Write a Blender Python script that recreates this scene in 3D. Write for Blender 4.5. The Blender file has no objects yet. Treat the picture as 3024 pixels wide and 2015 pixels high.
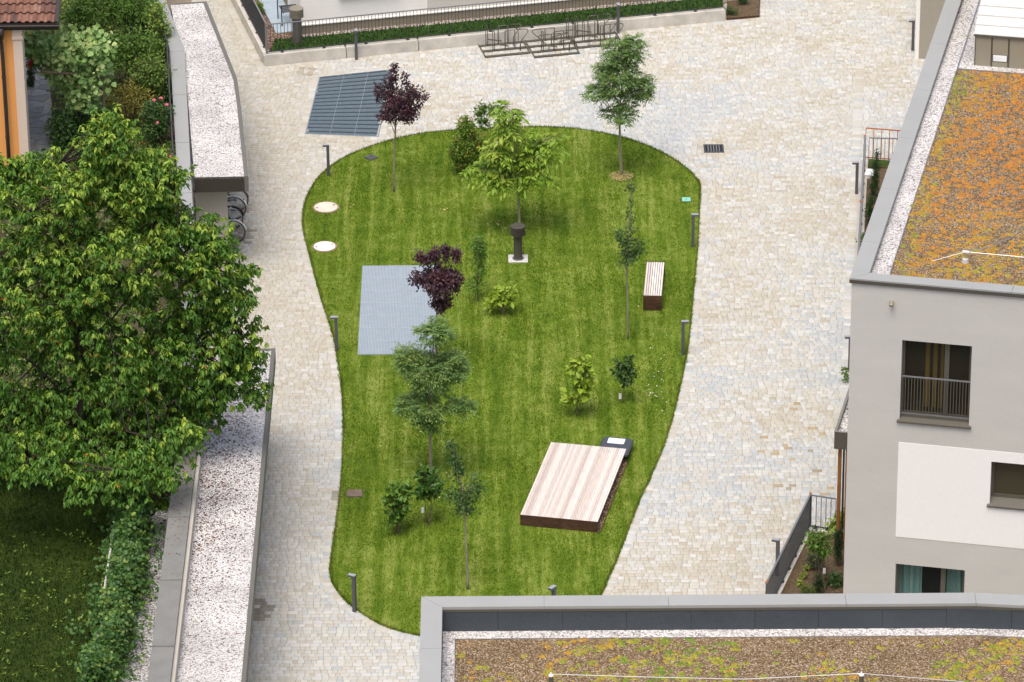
import bpy, bmesh, math, random
import numpy as np
from mathutils import Matrix, Vector
random.seed(7)
RNG = np.random.default_rng(11)
sc = bpy.context.scene
COL = sc.collection

# ------------------------------------------------------------------ camera, sky, sun, exposure
FPX, TH, RHO, HC = 14000.0, math.radians(26.9), -0.009, 57.2
CAM = np.array([0.0, -HC / math.tan(TH), HC])
_R = np.array([1.0, 0, 0]); _F = np.array([0, math.cos(TH), -math.sin(TH)]); _U = np.array([0, math.sin(TH), math.cos(TH)])
cr, sr = math.cos(RHO), math.sin(RHO)
R2 = cr * _R + sr * _U; U2 = -sr * _R + cr * _U
cd = bpy.data.cameras.new('camera'); cam = bpy.data.objects.new('camera', cd); COL.objects.link(cam)
cd.sensor_width = 36.0; cd.lens = FPX * 36.0 / 3024.0; cd.clip_start = 1.0; cd.clip_end = 2000.0
cam.matrix_world = Matrix(((R2[0], U2[0], -_F[0], CAM[0]), (R2[1], U2[1], -_F[1], CAM[1]), (R2[2], U2[2], -_F[2], CAM[2]), (0, 0, 0, 1)))
sc.camera = cam
SUN_EL, SUN_AZ = math.radians(68), math.radians(-160)     # azimuth from +Y towards +X
w = bpy.data.worlds.new('World'); sc.world = w; w.use_nodes = True
wn = w.node_tree; sky = wn.nodes.new('ShaderNodeTexSky'); sky.sky_type = 'NISHITA'; sky.sun_disc = False
sky.sun_elevation = SUN_EL; sky.sun_rotation = SUN_AZ; sky.air_density = 0.9; sky.dust_density = 5.0; sky.ozone_density = 0.6
bg = wn.nodes['Background']; bg.inputs[1].default_value = 0.15
wn.links.new(sky.outputs[0], bg.inputs[0])
sl = bpy.data.lights.new('sun', 'SUN'); sun = bpy.data.objects.new('sun', sl); COL.objects.link(sun)
sl.energy = 1.2; sl.angle = math.radians(34); sl.color = (1.0, 0.975, 0.945)
sdir = Vector((math.sin(SUN_AZ) * math.cos(SUN_EL), math.cos(SUN_AZ) * math.cos(SUN_EL), math.sin(SUN_EL)))
sun.rotation_euler = sdir.to_track_quat('Z', 'Y').to_euler(); sun.location = (0, 0, 60)
sc.view_settings.view_transform = 'Standard'; sc.view_settings.look = 'None'; sc.view_settings.gamma = 1.0
sc.view_settings.exposure = 0.6; sc.view_settings.use_curve_mapping = False
sc.cycles.max_bounces = 6; sc.cycles.transparent_max_bounces = 8

# ------------------------------------------------------------------ pixel to place
SD = 3024.0 / 2353.0
def ray(x, y):
    u = x - 1512.0; v = 1007.5 - y
    return (u * R2 + v * U2) / FPX + _F
def GF(x, y, z=0.0):                       # full-size pixel on the level z
    d = ray(x, y); t = (z - CAM[2]) / d[2]; return CAM + t * d
def G(x, y, z=0.0): return GF(x * SD, y * SD, z)
def VF(x, y, Y):                           # pixel on the upright plane at depth Y
    d = ray(x, y); t = (Y - CAM[1]) / d[1]; return CAM + t * d
def V(x, y, Y): return VF(x * SD, y * SD, Y)
def proj(p):
    d = np.asarray(p, float) - CAM; k = FPX / (d @ _F)
    return np.stack([1512 + (d @ R2) * k, 1007.5 - (d @ U2) * k], -1)
def pxm(p): return FPX / ((np.asarray(p) - CAM) @ _F)      # full-size pixels per metre there

# ------------------------------------------------------------------ materials
def lin(c): return tuple(((v / 255.0) / 12.92 if v / 255.0 <= 0.04045 else ((v / 255.0 + 0.055) / 1.055) ** 2.4) for v in c)
MATS = {}
def mat(name, col=(0.5, 0.5, 0.5), rough=0.7, metal=0.0, noise=0.0, nscale=6.0, bump=0.0, bscale=60.0, spec=0.3, stretch=None, attr=False, trans=0.0, dark=None, big=0.0, bigscale=0.35):
    if name in MATS: return MATS[name]
    m = bpy.data.materials.new(name); m.use_nodes = True; nt = m.node_tree; N = nt.nodes; L = nt.links
    b = N['Principled BSDF']; b.inputs['Roughness'].default_value = rough; b.inputs['Metallic'].default_value = metal
    b.inputs['Specular IOR Level'].default_value = spec
    geo = N.new('ShaderNodeNewGeometry'); mp = N.new('ShaderNodeMapping'); L.new(geo.outputs['Position'], mp.inputs[0])
    if stretch: mp.inputs['Scale'].default_value = stretch
    if attr:
        a = N.new('ShaderNodeAttribute'); a.attribute_name = 'Col'; csrc = a.outputs['Color']
    else:
        rgb = N.new('ShaderNodeRGB'); rgb.outputs[0].default_value = (*col, 1); csrc = rgb.outputs[0]
    def vary(csrc, amt, scale, detail):
        n = N.new('ShaderNodeTexNoise'); n.inputs['Scale'].default_value = scale; n.inputs['Detail'].default_value = detail; n.inputs['Roughness'].default_value = 0.65
        L.new(mp.outputs[0], n.inputs['Vector'])
        mr = N.new('ShaderNodeMapRange'); mr.inputs[1].default_value = 0.25; mr.inputs[2].default_value = 0.75
        mr.inputs[3].default_value = 1 - amt; mr.inputs[4].default_value = 1 + amt * 0.7
        L.new(n.outputs[0], mr.inputs[0])
        mx = N.new('ShaderNodeMix'); mx.data_type = 'RGBA'; mx.blend_type = 'MULTIPLY'; mx.inputs[0].default_value = 1
        L.new(csrc, mx.inputs[6]); L.new(mr.outputs[0], mx.inputs[7]); return mx.outputs[2]
    if noise: csrc = vary(csrc, noise, nscale, 4)
    if big: csrc = vary(csrc, big, bigscale, 3)
    L.new(csrc, b.inputs['Base Color'])
    if bump:
        n2 = N.new('ShaderNodeTexNoise'); n2.inputs['Scale'].default_value = bscale; n2.inputs['Detail'].default_value = 3
        L.new(mp.outputs[0], n2.inputs['Vector'])
        bp = N.new('ShaderNodeBump'); bp.inputs['Strength'].default_value = bump; bp.inputs['Distance'].default_value = 0.02
        L.new(n2.outputs[0], bp.inputs['Height']); L.new(bp.outputs[0], b.inputs['Normal'])
    if trans:
        t = N.new('ShaderNodeBsdfTranslucent'); ms = N.new('ShaderNodeMixShader'); ms.inputs[0].default_value = trans
        g = N.new('ShaderNodeMix'); g.data_type = 'RGBA'; g.blend_type = 'MULTIPLY'; g.inputs[0].default_value = 1; g.inputs[7].default_value = (1.1, 1.15, 0.5, 1)
        L.new(csrc, g.inputs[6]); L.new(g.outputs[2], t.inputs[0])
        L.new(b.outputs[0], ms.inputs[1]); L.new(t.outputs[0], ms.inputs[2]); L.new(ms.outputs[0], N['Material Output'].inputs[0])
    MATS[name] = m; return m

def gravel_mat(name, scale, stops, gap=0.25, bump=0.7, speck=None):
    m = bpy.data.materials.new(name); m.use_nodes = True; nt = m.node_tree; N = nt.nodes; L = nt.links
    b = N['Principled BSDF']; b.inputs['Roughness'].default_value = 0.85; b.inputs['Specular IOR Level'].default_value = 0.2
    geo = N.new('ShaderNodeNewGeometry')
    v = N.new('ShaderNodeTexVoronoi'); v.inputs['Scale'].default_value = scale; L.new(geo.outputs['Position'], v.inputs['Vector'])
    sep = N.new('ShaderNodeSeparateColor'); L.new(v.outputs['Color'], sep.inputs[0])
    r = N.new('ShaderNodeValToRGB'); cr_ = r.color_ramp
    while len(cr_.elements) < len(stops): cr_.elements.new(0.5)
    for e, (p, c) in zip(cr_.elements, stops): e.position = p; e.color = (*c, 1)
    cr_.interpolation = 'LINEAR'
    L.new(sep.outputs[0], r.inputs[0])
    d = N.new('ShaderNodeMapRange'); d.inputs[1].default_value = 0.3; d.inputs[2].default_value = 0.75; d.inputs[3].default_value = 1; d.inputs[4].default_value = gap
    L.new(v.outputs['Distance'], d.inputs[0])
    mx = N.new('ShaderNodeMix'); mx.data_type = 'RGBA'; mx.blend_type = 'MULTIPLY'; mx.inputs[0].default_value = 1
    L.new(r.outputs[0], mx.inputs[6]); L.new(d.outputs[0], mx.inputs[7])
    n = N.new('ShaderNodeTexNoise'); n.inputs['Scale'].default_value = 0.9; n.inputs['Detail'].default_value = 5; L.new(geo.outputs['Position'], n.inputs['Vector'])
    mr = N.new('ShaderNodeMapRange'); mr.inputs[1].default_value = 0.3; mr.inputs[2].default_value = 0.7; mr.inputs[3].default_value = 0.78; mr.inputs[4].default_value = 1.1
    L.new(n.outputs[0], mr.inputs[0])
    m2 = N.new('ShaderNodeMix'); m2.data_type = 'RGBA'; m2.blend_type = 'MULTIPLY'; m2.inputs[0].default_value = 1
    L.new(mx.outputs[2], m2.inputs[6]); L.new(mr.outputs[0], m2.inputs[7]); L.new(m2.outputs[2], b.inputs['Base Color'])
    bp = N.new('ShaderNodeBump'); bp.invert = True; bp.inputs['Strength'].default_value = bump; bp.inputs['Distance'].default_value = 0.03
    L.new(v.outputs['Distance'], bp.inputs['Height']); L.new(bp.outputs[0], b.inputs['Normal'])
    MATS[name] = m; return m

def grass_mat(name, dk, md, lt, stripe=0.25, patch=1.1):
    m = bpy.data.materials.new(name); m.use_nodes = True; nt = m.node_tree; N = nt.nodes; L = nt.links
    b = N['Principled BSDF']; b.inputs['Roughness'].default_value = 0.8; b.inputs['Specular IOR Level'].default_value = 0.15
    geo = N.new('ShaderNodeNewGeometry')
    def noise(scale, detail, sx=1, sy=1, dist=0.0, rot=0.0):
        mp = N.new('ShaderNodeMapping'); mp.inputs['Scale'].default_value = (sx, sy, 0.0); mp.inputs['Rotation'].default_value = (0, 0, rot); L.new(geo.outputs['Position'], mp.inputs[0])
        n = N.new('ShaderNodeTexNoise'); n.inputs['Scale'].default_value = scale; n.inputs['Detail'].default_value = detail; n.inputs['Roughness'].default_value = 0.7; n.inputs['Distortion'].default_value = dist
        L.new(mp.outputs[0], n.inputs['Vector']); return n.outputs[0]
    def math_(op, a, b_, c=None):
        q = N.new('ShaderNodeMath'); q.operation = op
        for i, s in enumerate((a, b_, c)):
            if s is None: continue
            if isinstance(s, (int, float)): q.inputs[i].default_value = s
            else: L.new(s, q.inputs[i])
        return q.outputs[0]
    a = noise(patch, 5)
    s = noise(1.0, 3, 3.2, 0.19, 0.35, 0.0)            # long strips left by mowing
    f = noise(6.0, 4, 1.0, 0.45)
    g = noise(30.0, 2)
    t = math_('MULTIPLY', a, 0.75); t = math_('MULTIPLY_ADD', s, stripe * 2.6, t); t = math_('MULTIPLY_ADD', f, 0.75, t); t = math_('MULTIPLY_ADD', g, 0.9, t)
    mid = 0.5 * (0.75 + stripe * 2.6 + 0.75 + 0.9)
    mr = N.new('ShaderNodeMapRange'); mr.inputs[1].default_value = mid - 0.30; mr.inputs[2].default_value = mid + 0.30; L.new(t, mr.inputs[0])
    r = N.new('ShaderNodeValToRGB'); e = r.color_ramp.elements; e[0].position = 0; e[0].color = (*dk, 1); e[1].position = 1; e[1].color = (*lt, 1)
    q = e.new(0.5); q.color = (*md, 1)
    L.new(mr.outputs[0], r.inputs[0]); L.new(r.outputs[0], b.inputs['Base Color'])
    bp = N.new('ShaderNodeBump'); bp.inputs['Strength'].default_value = 0.6; bp.inputs['Distance'].default_value = 0.05; L.new(g, bp.inputs['Height']); L.new(bp.outputs[0], b.inputs['Normal'])
    MATS[name] = m; return m

def glass_mat(name, tint, see=0.0):
    m = bpy.data.materials.new(name); m.use_nodes = True; nt = m.node_tree; N = nt.nodes; L = nt.links
    b = N['Principled BSDF']; b.inputs['Base Color'].default_value = (*tint, 1); b.inputs['Roughness'].default_value = 0.04; b.inputs['Specular IOR Level'].default_value = 0.6
    if see:
        t = N.new('ShaderNodeBsdfTransparent'); t.inputs[0].default_value = (0.9, 0.94, 0.93, 1); ms = N.new('ShaderNodeMixShader'); ms.inputs[0].default_value = see
        L.new(b.outputs[0], ms.inputs[1]); L.new(t.outputs[0], ms.inputs[2]); L.new(ms.outputs[0], N['Material Output'].inputs[0])
    MATS[name] = m; return m

M_STONE = mat('paving stone', attr=True, rough=0.85, noise=0.08, nscale=9)
M_LEAF = mat('leaf', attr=True, rough=0.5, trans=0.22, spec=0.35)
M_PIECE = mat('tinted piece', attr=True, rough=0.85, noise=0.08, nscale=30)
M_BARK = mat('bark', (0.16, 0.115, 0.075), 0.9, noise=0.45, nscale=14, bump=0.5, bscale=40, stretch=(1, 1, 0.35))
M_BARKP = mat('pale bark', (0.28, 0.24, 0.17), 0.9, noise=0.4, nscale=10, bump=0.4, bscale=40, stretch=(1, 1, 0.3))
M_JOINT = mat('joint sand', (0.27, 0.225, 0.165), 0.95, noise=0.4, nscale=12)
M_CONC = mat('concrete', (0.55, 0.52, 0.46), 0.9, noise=0.2, nscale=3, bump=0.2, bscale=30, big=0.2, bigscale=1.1)
M_CONCT = mat('pale render', (0.44, 0.41, 0.35), 0.9, noise=0.06, nscale=2)
M_COPE = mat('coping sheet', (0.315, 0.316, 0.295), 0.55, noise=0.05, nscale=1.3, spec=0.4, big=0.05)
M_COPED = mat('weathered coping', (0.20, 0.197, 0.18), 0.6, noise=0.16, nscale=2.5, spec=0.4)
M_TAUPE = mat('taupe metal', (0.095, 0.087, 0.066), 0.5, noise=0.06, nscale=3, spec=0.4)
M_TAUPEL = mat('light taupe metal', (0.27, 0.245, 0.18), 0.55, noise=0.05, nscale=3)
M_RIM = mat('roof rim', (0.135, 0.13, 0.11), 0.55, noise=0.08, nscale=2, spec=0.4)
M_LIP = mat('dark sheet edge', (0.075, 0.068, 0.055), 0.6)
M_FELT = mat('slate felt', (0.063, 0.073, 0.082), 0.9, noise=0.3, nscale=26, bump=0.3, bscale=120, stretch=(1, 1, 2.0), big=0.15, bigscale=1.2)
M_GREYW = mat('grey render', (0.515, 0.502, 0.455), 0.92, noise=0.05, nscale=14, stretch=(1, 1, 3.5), bump=0.3, bscale=26, big=0.05, bigscale=0.6)
M_WHITEW = mat('white render', (0.82, 0.80, 0.745), 0.92, noise=0.03, nscale=10, bump=0.15, bscale=30, big=0.03)
M_IRON = mat('dark painted steel', (0.04, 0.042, 0.046), 0.45, spec=0.5, noise=0.1)
M_RACK = mat('rack steel', (0.085, 0.076, 0.056), 0.5, spec=0.5, noise=0.15)
M_RAIL = mat('rail grey', (0.16, 0.165, 0.17), 0.45, spec=0.5)
M_RUST = mat('orange primer', (0.42, 0.13, 0.03), 0.7, noise=0.3, nscale=20)
M_LAMP = mat('lamp grey', (0.085, 0.085, 0.09), 0.45, spec=0.5)
M_LAMPT = mat('lamp cap', (0.30, 0.31, 0.33), 0.4, spec=0.5)
M_CORTEN = mat('weathered steel', (0.075, 0.038, 0.02), 0.85, noise=0.5, nscale=5, bump=0.2, stretch=(1, 1, 2), big=0.4, bigscale=2.0)
M_WOOD = mat('pale larch', attr=True, rough=0.75, noise=0.18, nscale=3, stretch=(9, 1, 1))
M_POST = mat('oiled timber', (0.26, 0.11, 0.03), 0.6, noise=0.3, nscale=8, stretch=(1, 1, 0.2))
M_GALV = mat('galvanised', (0.36, 0.42, 0.465), 0.55, noise=0.12, nscale=5, spec=0.5)
M_GALVD = mat('dull galvanised', (0.105, 0.145, 0.17), 0.6, noise=0.2, nscale=8, spec=0.4)
M_PIT = mat('pit floor', (0.02, 0.023, 0.026), 0.9)
M_SOIL = mat('soil', (0.10, 0.06, 0.035), 0.95, noise=0.5, nscale=8, bump=0.8, bscale=30)
M_GARD = mat('garden soil', (0.07, 0.06, 0.03), 0.95, noise=0.6, nscale=5, bump=0.8, bscale=25)
M_PLASTIC = mat('slate plastic', (0.06, 0.067, 0.08), 0.5)
M_WHITE = mat('white plastic', (0.78, 0.78, 0.76), 0.6)
M_TURQ = mat('turquoise lid', (0.22, 0.55, 0.42), 0.6, noise=0.15, nscale=20)
M_MANH = mat('manhole concrete', (0.66, 0.58, 0.48), 0.9, noise=0.14, nscale=6)
M_ORANGE = mat('orange render', (0.80, 0.36, 0.105), 0.9, noise=0.05, nscale=2)
M_PALEP = mat('pink render', (0.66, 0.53, 0.42), 0.9, noise=0.05, nscale=2)
M_TILE = mat('roof tile', attr=True, rough=0.85, noise=0.35, nscale=11, bump=0.2)
M_GUTTER = mat('brown gutter', (0.035, 0.028, 0.024), 0.45, spec=0.5)
M_SLATE = mat('patio slab', (0.33, 0.40, 0.45), 0.8, noise=0.08, nscale=4)
M_FLAG = mat('flagstone', attr=True, rough=0.9, noise=0.2, nscale=6, bump=0.3)
M_CURT = mat('teal cloth', (0.36, 0.53, 0.50), 0.9)
M_ROOM = mat('dark room', (0.03, 0.028, 0.025), 0.9)
M_TYRE = mat('rubber', (0.02, 0.02, 0.02), 0.8)
M_ALU = mat('aluminium', (0.6, 0.6, 0.6), 0.35, metal=0.9)
M_RED = mat('red part', (0.5, 0.03, 0.03), 0.5)
M_GRAVEL = gravel_mat('white gravel', 27, [(0.0, (0.22, 0.17, 0.15)), (0.10, (0.50, 0.44, 0.40)), (0.28, (0.72, 0.69, 0.655)), (1.0, (0.82, 0.80, 0.765))], gap=0.5)
M_GRAVG = gravel_mat('grey gravel', 20, [(0.0, (0.22, 0.21, 0.19)), (0.3, (0.55, 0.54, 0.52)), (1.0, (0.74, 0.74, 0.73))], gap=0.3)
M_GRAVR = gravel_mat('red gravel', 26, [(0.0, (0.10, 0.05, 0.035)), (0.5, (0.26, 0.15, 0.10)), (1.0, (0.48, 0.36, 0.27))], gap=0.3)
M_SUBST = gravel_mat('roof substrate', 38, [(0.0, (0.12, 0.075, 0.03)), (0.5, (0.27, 0.175, 0.085)), (0.8, (0.40, 0.285, 0.165)), (1.0, (0.60, 0.50, 0.39))], gap=0.5)
M_GRASS = grass_mat('mown grass', (0.06, 0.115, 0.006), (0.115, 0.178, 0.012), (0.23, 0.28, 0.055), 0.46)
M_GRASSD = grass_mat('garden grass', (0.012, 0.028, 0.003), (0.025, 0.046, 0.005), (0.055, 0.08, 0.012), 0.1)  # the shade of the tree is put into this very dark green
M_GRASSS = grass_mat('strip grass', (0.02, 0.055, 0.006), (0.035, 0.085, 0.01), (0.06, 0.12, 0.02), 0.05, 3.0)
M_GLASS = glass_mat('dark glass', (0.05, 0.042, 0.024))
M_GLASSC = glass_mat('clear glass', (0.02, 0.025, 0.025), 0.85)

# ------------------------------------------------------------------ geometry helpers
class MB:
    def __init__(s): s.v = []; s.f = []; s.c = []
    def add(s, vs, fs, col=None):
        o = len(s.v); s.v.extend([tuple(map(float, p)) for p in vs]); s.f.extend([tuple(o + i for i in f) for f in fs])
        if col is not None: s.c.extend([col] * len(vs))
        return s
    def box(s, c, h, ang=0.0, col=None):
        ca, sa = math.cos(ang), math.sin(ang); vs = []
        for dz in (-1, 1):
            for dx, dy in ((-1, -1), (1, -1), (1, 1), (-1, 1)):
                x, y = dx * h[0], dy * h[1]; vs.append((c[0] + ca * x - sa * y, c[1] + sa * x + ca * y, c[2] + dz * h[2]))
        return s.add(vs, [(3, 2, 1, 0), (4, 5, 6, 7), (0, 1, 5, 4), (1, 2, 6, 5), (2, 3, 7, 6), (3, 0, 4, 7)], col)
    def bx(s, x0, x1, y0, y1, z0, z1, col=None): return s.box(((x0 + x1) / 2, (y0 + y1) / 2, (z0 + z1) / 2), ((x1 - x0) / 2, (y1 - y0) / 2, (z1 - z0) / 2), 0, col)
    def prism(s, poly, z0, z1, col=None):
        p = [tuple(q[:2]) for q in poly]
        if sum(p[i][0] * p[(i + 1) % len(p)][1] - p[(i + 1) % len(p)][0] * p[i][1] for i in range(len(p))) < 0: p = p[::-1]
        n = len(p); vs = [(x, y, z0) for x, y in p] + [(x, y, z1) for x, y in p]
        fs = [tuple(range(n - 1, -1, -1)), tuple(range(n, 2 * n))] + [(i, (i + 1) % n, n + (i + 1) % n, n + i) for i in range(n)]
        return s.add(vs, fs, col)
    def bar(s, p, q, r, n=6, r2=None, caps=True):
        return s.tube([p, q], [r, r if r2 is None else r2], n, caps)
    def tube(s, pts, rad, n=6, caps=True, col=None):
        pts = [np.array(p, float) for p in pts]
        if not hasattr(rad, '__len__'): rad = [rad] * len(pts)
        vs = []; prev = None
        for i, p in enumerate(pts):
            t = pts[min(i + 1, len(pts) - 1)] - pts[max(i - 1, 0)]; t = t / (np.linalg.norm(t) + 1e-9)
            a = np.array([1.0, 0, 0]) if abs(t[2]) > 0.8 else np.array([0, 0, 1.0])
            if prev is not None: a = prev
            x = np.cross(t, a); x /= np.linalg.norm(x) + 1e-9; y = np.cross(t, x); prev = -y if False else a
            for k in range(n):
                an = 2 * math.pi * k / n; vs.append(p + rad[i] * (math.cos(an) * x + math.sin(an) * y))
        fs = []
        for i in range(len(pts) - 1):
            for k in range(n): fs.append((i * n + k, i * n + (k + 1) % n, (i + 1) * n + (k + 1) % n, (i + 1) * n + k))
        if caps: fs.append(tuple(range(n - 1, -1, -1))); fs.append(tuple((len(pts) - 1) * n + k for k in range(n)))
        return s.add(vs, fs, col)
    def lathe(s, prof, c=(0, 0, 0), n=24):
        vs = []
        for r, z in prof:
            for k in range(n):
                an = 2 * math.pi * k / n; vs.append((c[0] + r * math.cos(an), c[1] + r * math.sin(an), c[2] + z))
        fs = []
        for i in range(len(prof) - 1):
            for k in range(n): fs.append((i * n + k, i * n + (k + 1) % n, (i + 1) * n + (k + 1) % n, (i + 1) * n + k))
        fs.append(tuple(range(n - 1, -1, -1))); fs.append(tuple((len(prof) - 1) * n + k for k in range(n)))
        return s.add(vs, fs)
    def quad(s, a, b, c, d, col=None): return s.add([a, b, c, d], [(0, 1, 2, 3)], col)
    def sheet(s, poly, z): return s.add([(p[0], p[1], z) for p in poly], [tuple(range(len(poly)))])
    def mesh(s, name, m):
        me = bpy.data.meshes.new(name); me.from_pydata(s.v, [], s.f); me.update(); me.materials.append(m)
        if s.c and len(s.c) == len(s.v):
            a = me.attributes.new('Col', 'FLOAT_COLOR', 'POINT'); a.data.foreach_set('color', np.array([(*c[:3], 1.0) for c in s.c], np.float32).ravel())
        return me
    def obj(s, name, m, parent=None, smooth=False):
        return link(name, s.mesh(name, m), parent, smooth)
def link(name, me, parent=None, smooth=False, loc=None, rotz=None):
    o = bpy.data.objects.new(name, me); COL.objects.link(o)
    if smooth:
        me.polygons.foreach_set('use_smooth', [True] * len(me.polygons))
    if parent is not None:
        o.parent = parent
        if parent.type == 'EMPTY' and not parent.get('_local'):
            o.matrix_parent_inverse = Matrix.Translation(-parent.location)
    if loc is not None: o.location = loc
    if rotz is not None: o.rotation_euler = (0, 0, rotz)
    return o
def thing(name, label, cat, loc, group=None, local=False, rotz=0.0):
    o = bpy.data.objects.new(name, None); COL.objects.link(o); o.location = tuple(map(float, loc)); o.empty_display_size = 0.2
    o.rotation_euler = (0, 0, rotz)
    if local: o['_local'] = 1
    return tag(o, label, cat, group)
def tag(o, label=None, cat=None, group=None, kind=None):
    if label: o['label'] = label
    if cat: o['category'] = cat
    if group: o['group'] = group
    if kind: o['kind'] = kind
    return o
def fast_mesh(name, v, faces, cols, m):
    """faces: (F,k) array of equal-size polygons"""
    me = bpy.data.meshes.new(name); F, k = faces.shape
    me.vertices.add(len(v)); me.vertices.foreach_set('co', np.ascontiguousarray(v, np.float32).ravel())
    me.loops.add(F * k); me.loops.foreach_set('vertex_index', np.ascontiguousarray(faces, np.int32).ravel())
    me.polygons.add(F); me.polygons.foreach_set('loop_start', np.arange(0, F * k, k, dtype=np.int32))
    if cols is not None:
        a = me.attributes.new('Col', 'FLOAT_COLOR', 'POINT'); a.data.foreach_set('color', np.concatenate([cols, np.ones((len(cols), 1))], 1).astype(np.float32).ravel())
    me.update(calc_edges=True); me.materials.append(m); return me
def inside(poly, x, y):
    x = np.asarray(x); y = np.asarray(y); r = np.zeros(x.shape, bool); n = len(poly)
    for i in range(n):
        x1, y1 = poly[i][:2]; x2, y2 = poly[(i + 1) % n][:2]
        if y1 == y2: continue
        c = ((y1 > y) != (y2 > y)) & (x < (x2 - x1) * (y - y1) / (y2 - y1) + x1); r ^= c
    return r
def vnoise(x, y, s, seed=0):
    g = np.random.default_rng(seed).random((64, 64)); x = np.asarray(x) * s + 1000; y = np.asarray(y) * s + 1000
    i = np.floor(x).astype(int); j = np.floor(y).astype(int); fx = x - i; fy = y - j; fx = fx * fx * (3 - 2 * fx); fy = fy * fy * (3 - 2 * fy)
    a = g[i % 64, j % 64]; b = g[(i + 1) % 64, j % 64]; c = g[i % 64, (j + 1) % 64]; d = g[(i + 1) % 64, (j + 1) % 64]
    return a * (1 - fx) * (1 - fy) + b * fx * (1 - fy) + c * (1 - fx) * fy + d * fx * fy
def smooth_poly(pts, n=4):
    P = np.array([p[:2] for p in pts]); m = len(P); out = []
    for i in range(m):
        p0, p1, p2, p3 = P[(i - 1) % m], P[i], P[(i + 1) % m], P[(i + 2) % m]
        for k in range(n):
            t = k / n; out.append(0.5 * ((2 * p1) + (-p0 + p2) * t + (2 * p0 - 5 * p1 + 4 * p2 - p3) * t * t + (-p0 + 3 * p1 - 3 * p2 + p3) * t ** 3))
    return np.array(out)

# ------------------------------------------------------------------ the ground, the lawn outline, the paving
ZG = 2.2                                       # level of the raised gardens on the far side of the boundary wall
gb = MB().bx(-300, 300, -300, 300, -0.6, -0.06)
tag(gb.obj('ground', M_SOIL), kind='structure')
LAWN_D = [(966,1462),(900,1446),(850,1422),(800,1386),(770,1350),(760,1320),(762,1280),(770,1220),(780,1150),(786,1080),(789,1000),(789,950),(785,890),(778,840),(768,780),(756,740),(740,690),(725,640),(711,585),(700,540),(696,510),(700,470),(715,435),(740,401),(780,370),(830,346),(890,326),(960,310),(1030,302),(1100,297),(1180,294),(1250,293),(1320,297),(1390,308),(1450,323),(1500,342),(1545,366),(1580,391),(1600,413),(1608,430),(1607,480),(1603,560),(1598,620),(1592,680),(1587,740),(1581,790),(1575,830),(1562,890),(1548,950),(1527,1020),(1500,1085),(1470,1150),(1445,1215),(1418,1285),(1395,1335),(1378,1372),(1340,1430),(1260,1468),(1150,1482),(1050,1478)]
LAWN = smooth_poly([G(*p) for p in LAWN_D], 3)
def offset_poly(P, d):
    n = len(P); t = np.roll(P, -1, 0) - np.roll(P, 1, 0); t /= np.linalg.norm(t, axis=1)[:, None]
    nn = np.stack([t[:, 1], -t[:, 0]], 1)
    area = np.sum(P[:, 0] * np.roll(P[:, 1], -1) - np.roll(P[:, 0], -1) * P[:, 1])
    if area < 0: nn = -nn
    return P + nn * d
BORDER = offset_poly(LAWN, 0.22)
DARKG = [GF(*p) for p in [(944, 228.6), (1158.6, 206), (1117.5, 404.6), (902, 396)]]
KERB_A = G(608, 153); KERB_B = G(1668, 48); KERB_C = G(530, 0)
pave = tag(MB().bx(-12.5, 22, -45, 48, -0.055, -0.014).obj('courtyard_paving', M_JOINT), kind='structure')
PAL = np.array([lin(c) for c in [(225,218,206),(222,214,200),(229,224,215),(216,215,212),(205,207,208),(216,205,185),(206,191,165),(233,229,222)]]) * np.array([0.638, 0.662, 0.66])
def tone_cols(x, y, rng):
    n = len(x); pat = vnoise(x, y, 0.45, 3) * 0.45 + vnoise(x, y, 1.3, 4) * 0.3 + 0.125
    west = np.clip((-4.5 - x) / 2.0, 0, 1)
    pat = pat + rng.normal(0, 0.13, n)
    grey = np.clip((pat - 0.55) * 5, 0, 0.85) * (1 - 0.6 * west); tan = np.clip((0.47 - pat) * 4.5, 0, 0.9); tan = np.maximum(tan, west * (0.25 + 0.65 * rng.random(n)))
    base = PAL[rng.choice([0, 1, 2, 7], n)]; g = PAL[rng.choice([3, 4], n)]; t = PAL[rng.choice([5, 5, 6], n)]
    c = base * (1 - grey[:, None]) + g * grey[:, None]; c = c * (1 - tan[:, None] * 0.8) + t * tan[:, None] * 0.8
    return c * (1 + rng.normal(0, 0.035, n))[:, None]
def stone_field(ang, rowh, x0, x1, y0, y1, rng):
    ca, sa = math.cos(ang), math.sin(ang); xs, ys, ws = [], [], []
    y = y0
    while y < y1:
        x = x0 + rng.random() * 0.3
        while x < x1:
            wd = rng.choice([0.12, 0.16, 0.16, 0.20, 0.24]); xs.append(x + wd / 2); ys.append(y + rowh / 2); ws.append(wd); x += wd
        y += rowh
    xs, ys, ws = map(np.array, (xs, ys, ws)); return xs * ca - ys * sa, xs * sa + ys * ca, ws
def in_view(x, y, z=0.0, mg=160):
    q = proj(np.stack([x, y, np.full_like(x, z)], -1)); return (q[:, 0] > -mg) & (q[:, 0] < 3024 + mg) & (q[:, 1] > -mg) & (q[:, 1] < 2015 + mg)
Y_SPLIT = GF(820, 522)[1]; SA = GF(1190, 150); SB = GF(1112, 440)
def in_second(x, y):
    side = (x - SA[0]) * (SB[1] - SA[1]) - (y - SA[1]) * (SB[0] - SA[0])
    return (y > Y_SPLIT) & (side > 0)
DG = np.array([p[:2] for p in DARKG]); DGC = DG.mean(0); DGI = DGC + (DG - DGC) * 1.02
PL_POLY = [KERB_A, KERB_B, (6.9, 34), (-11, 34)]
stones = []
ROWH = 0.153
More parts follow.
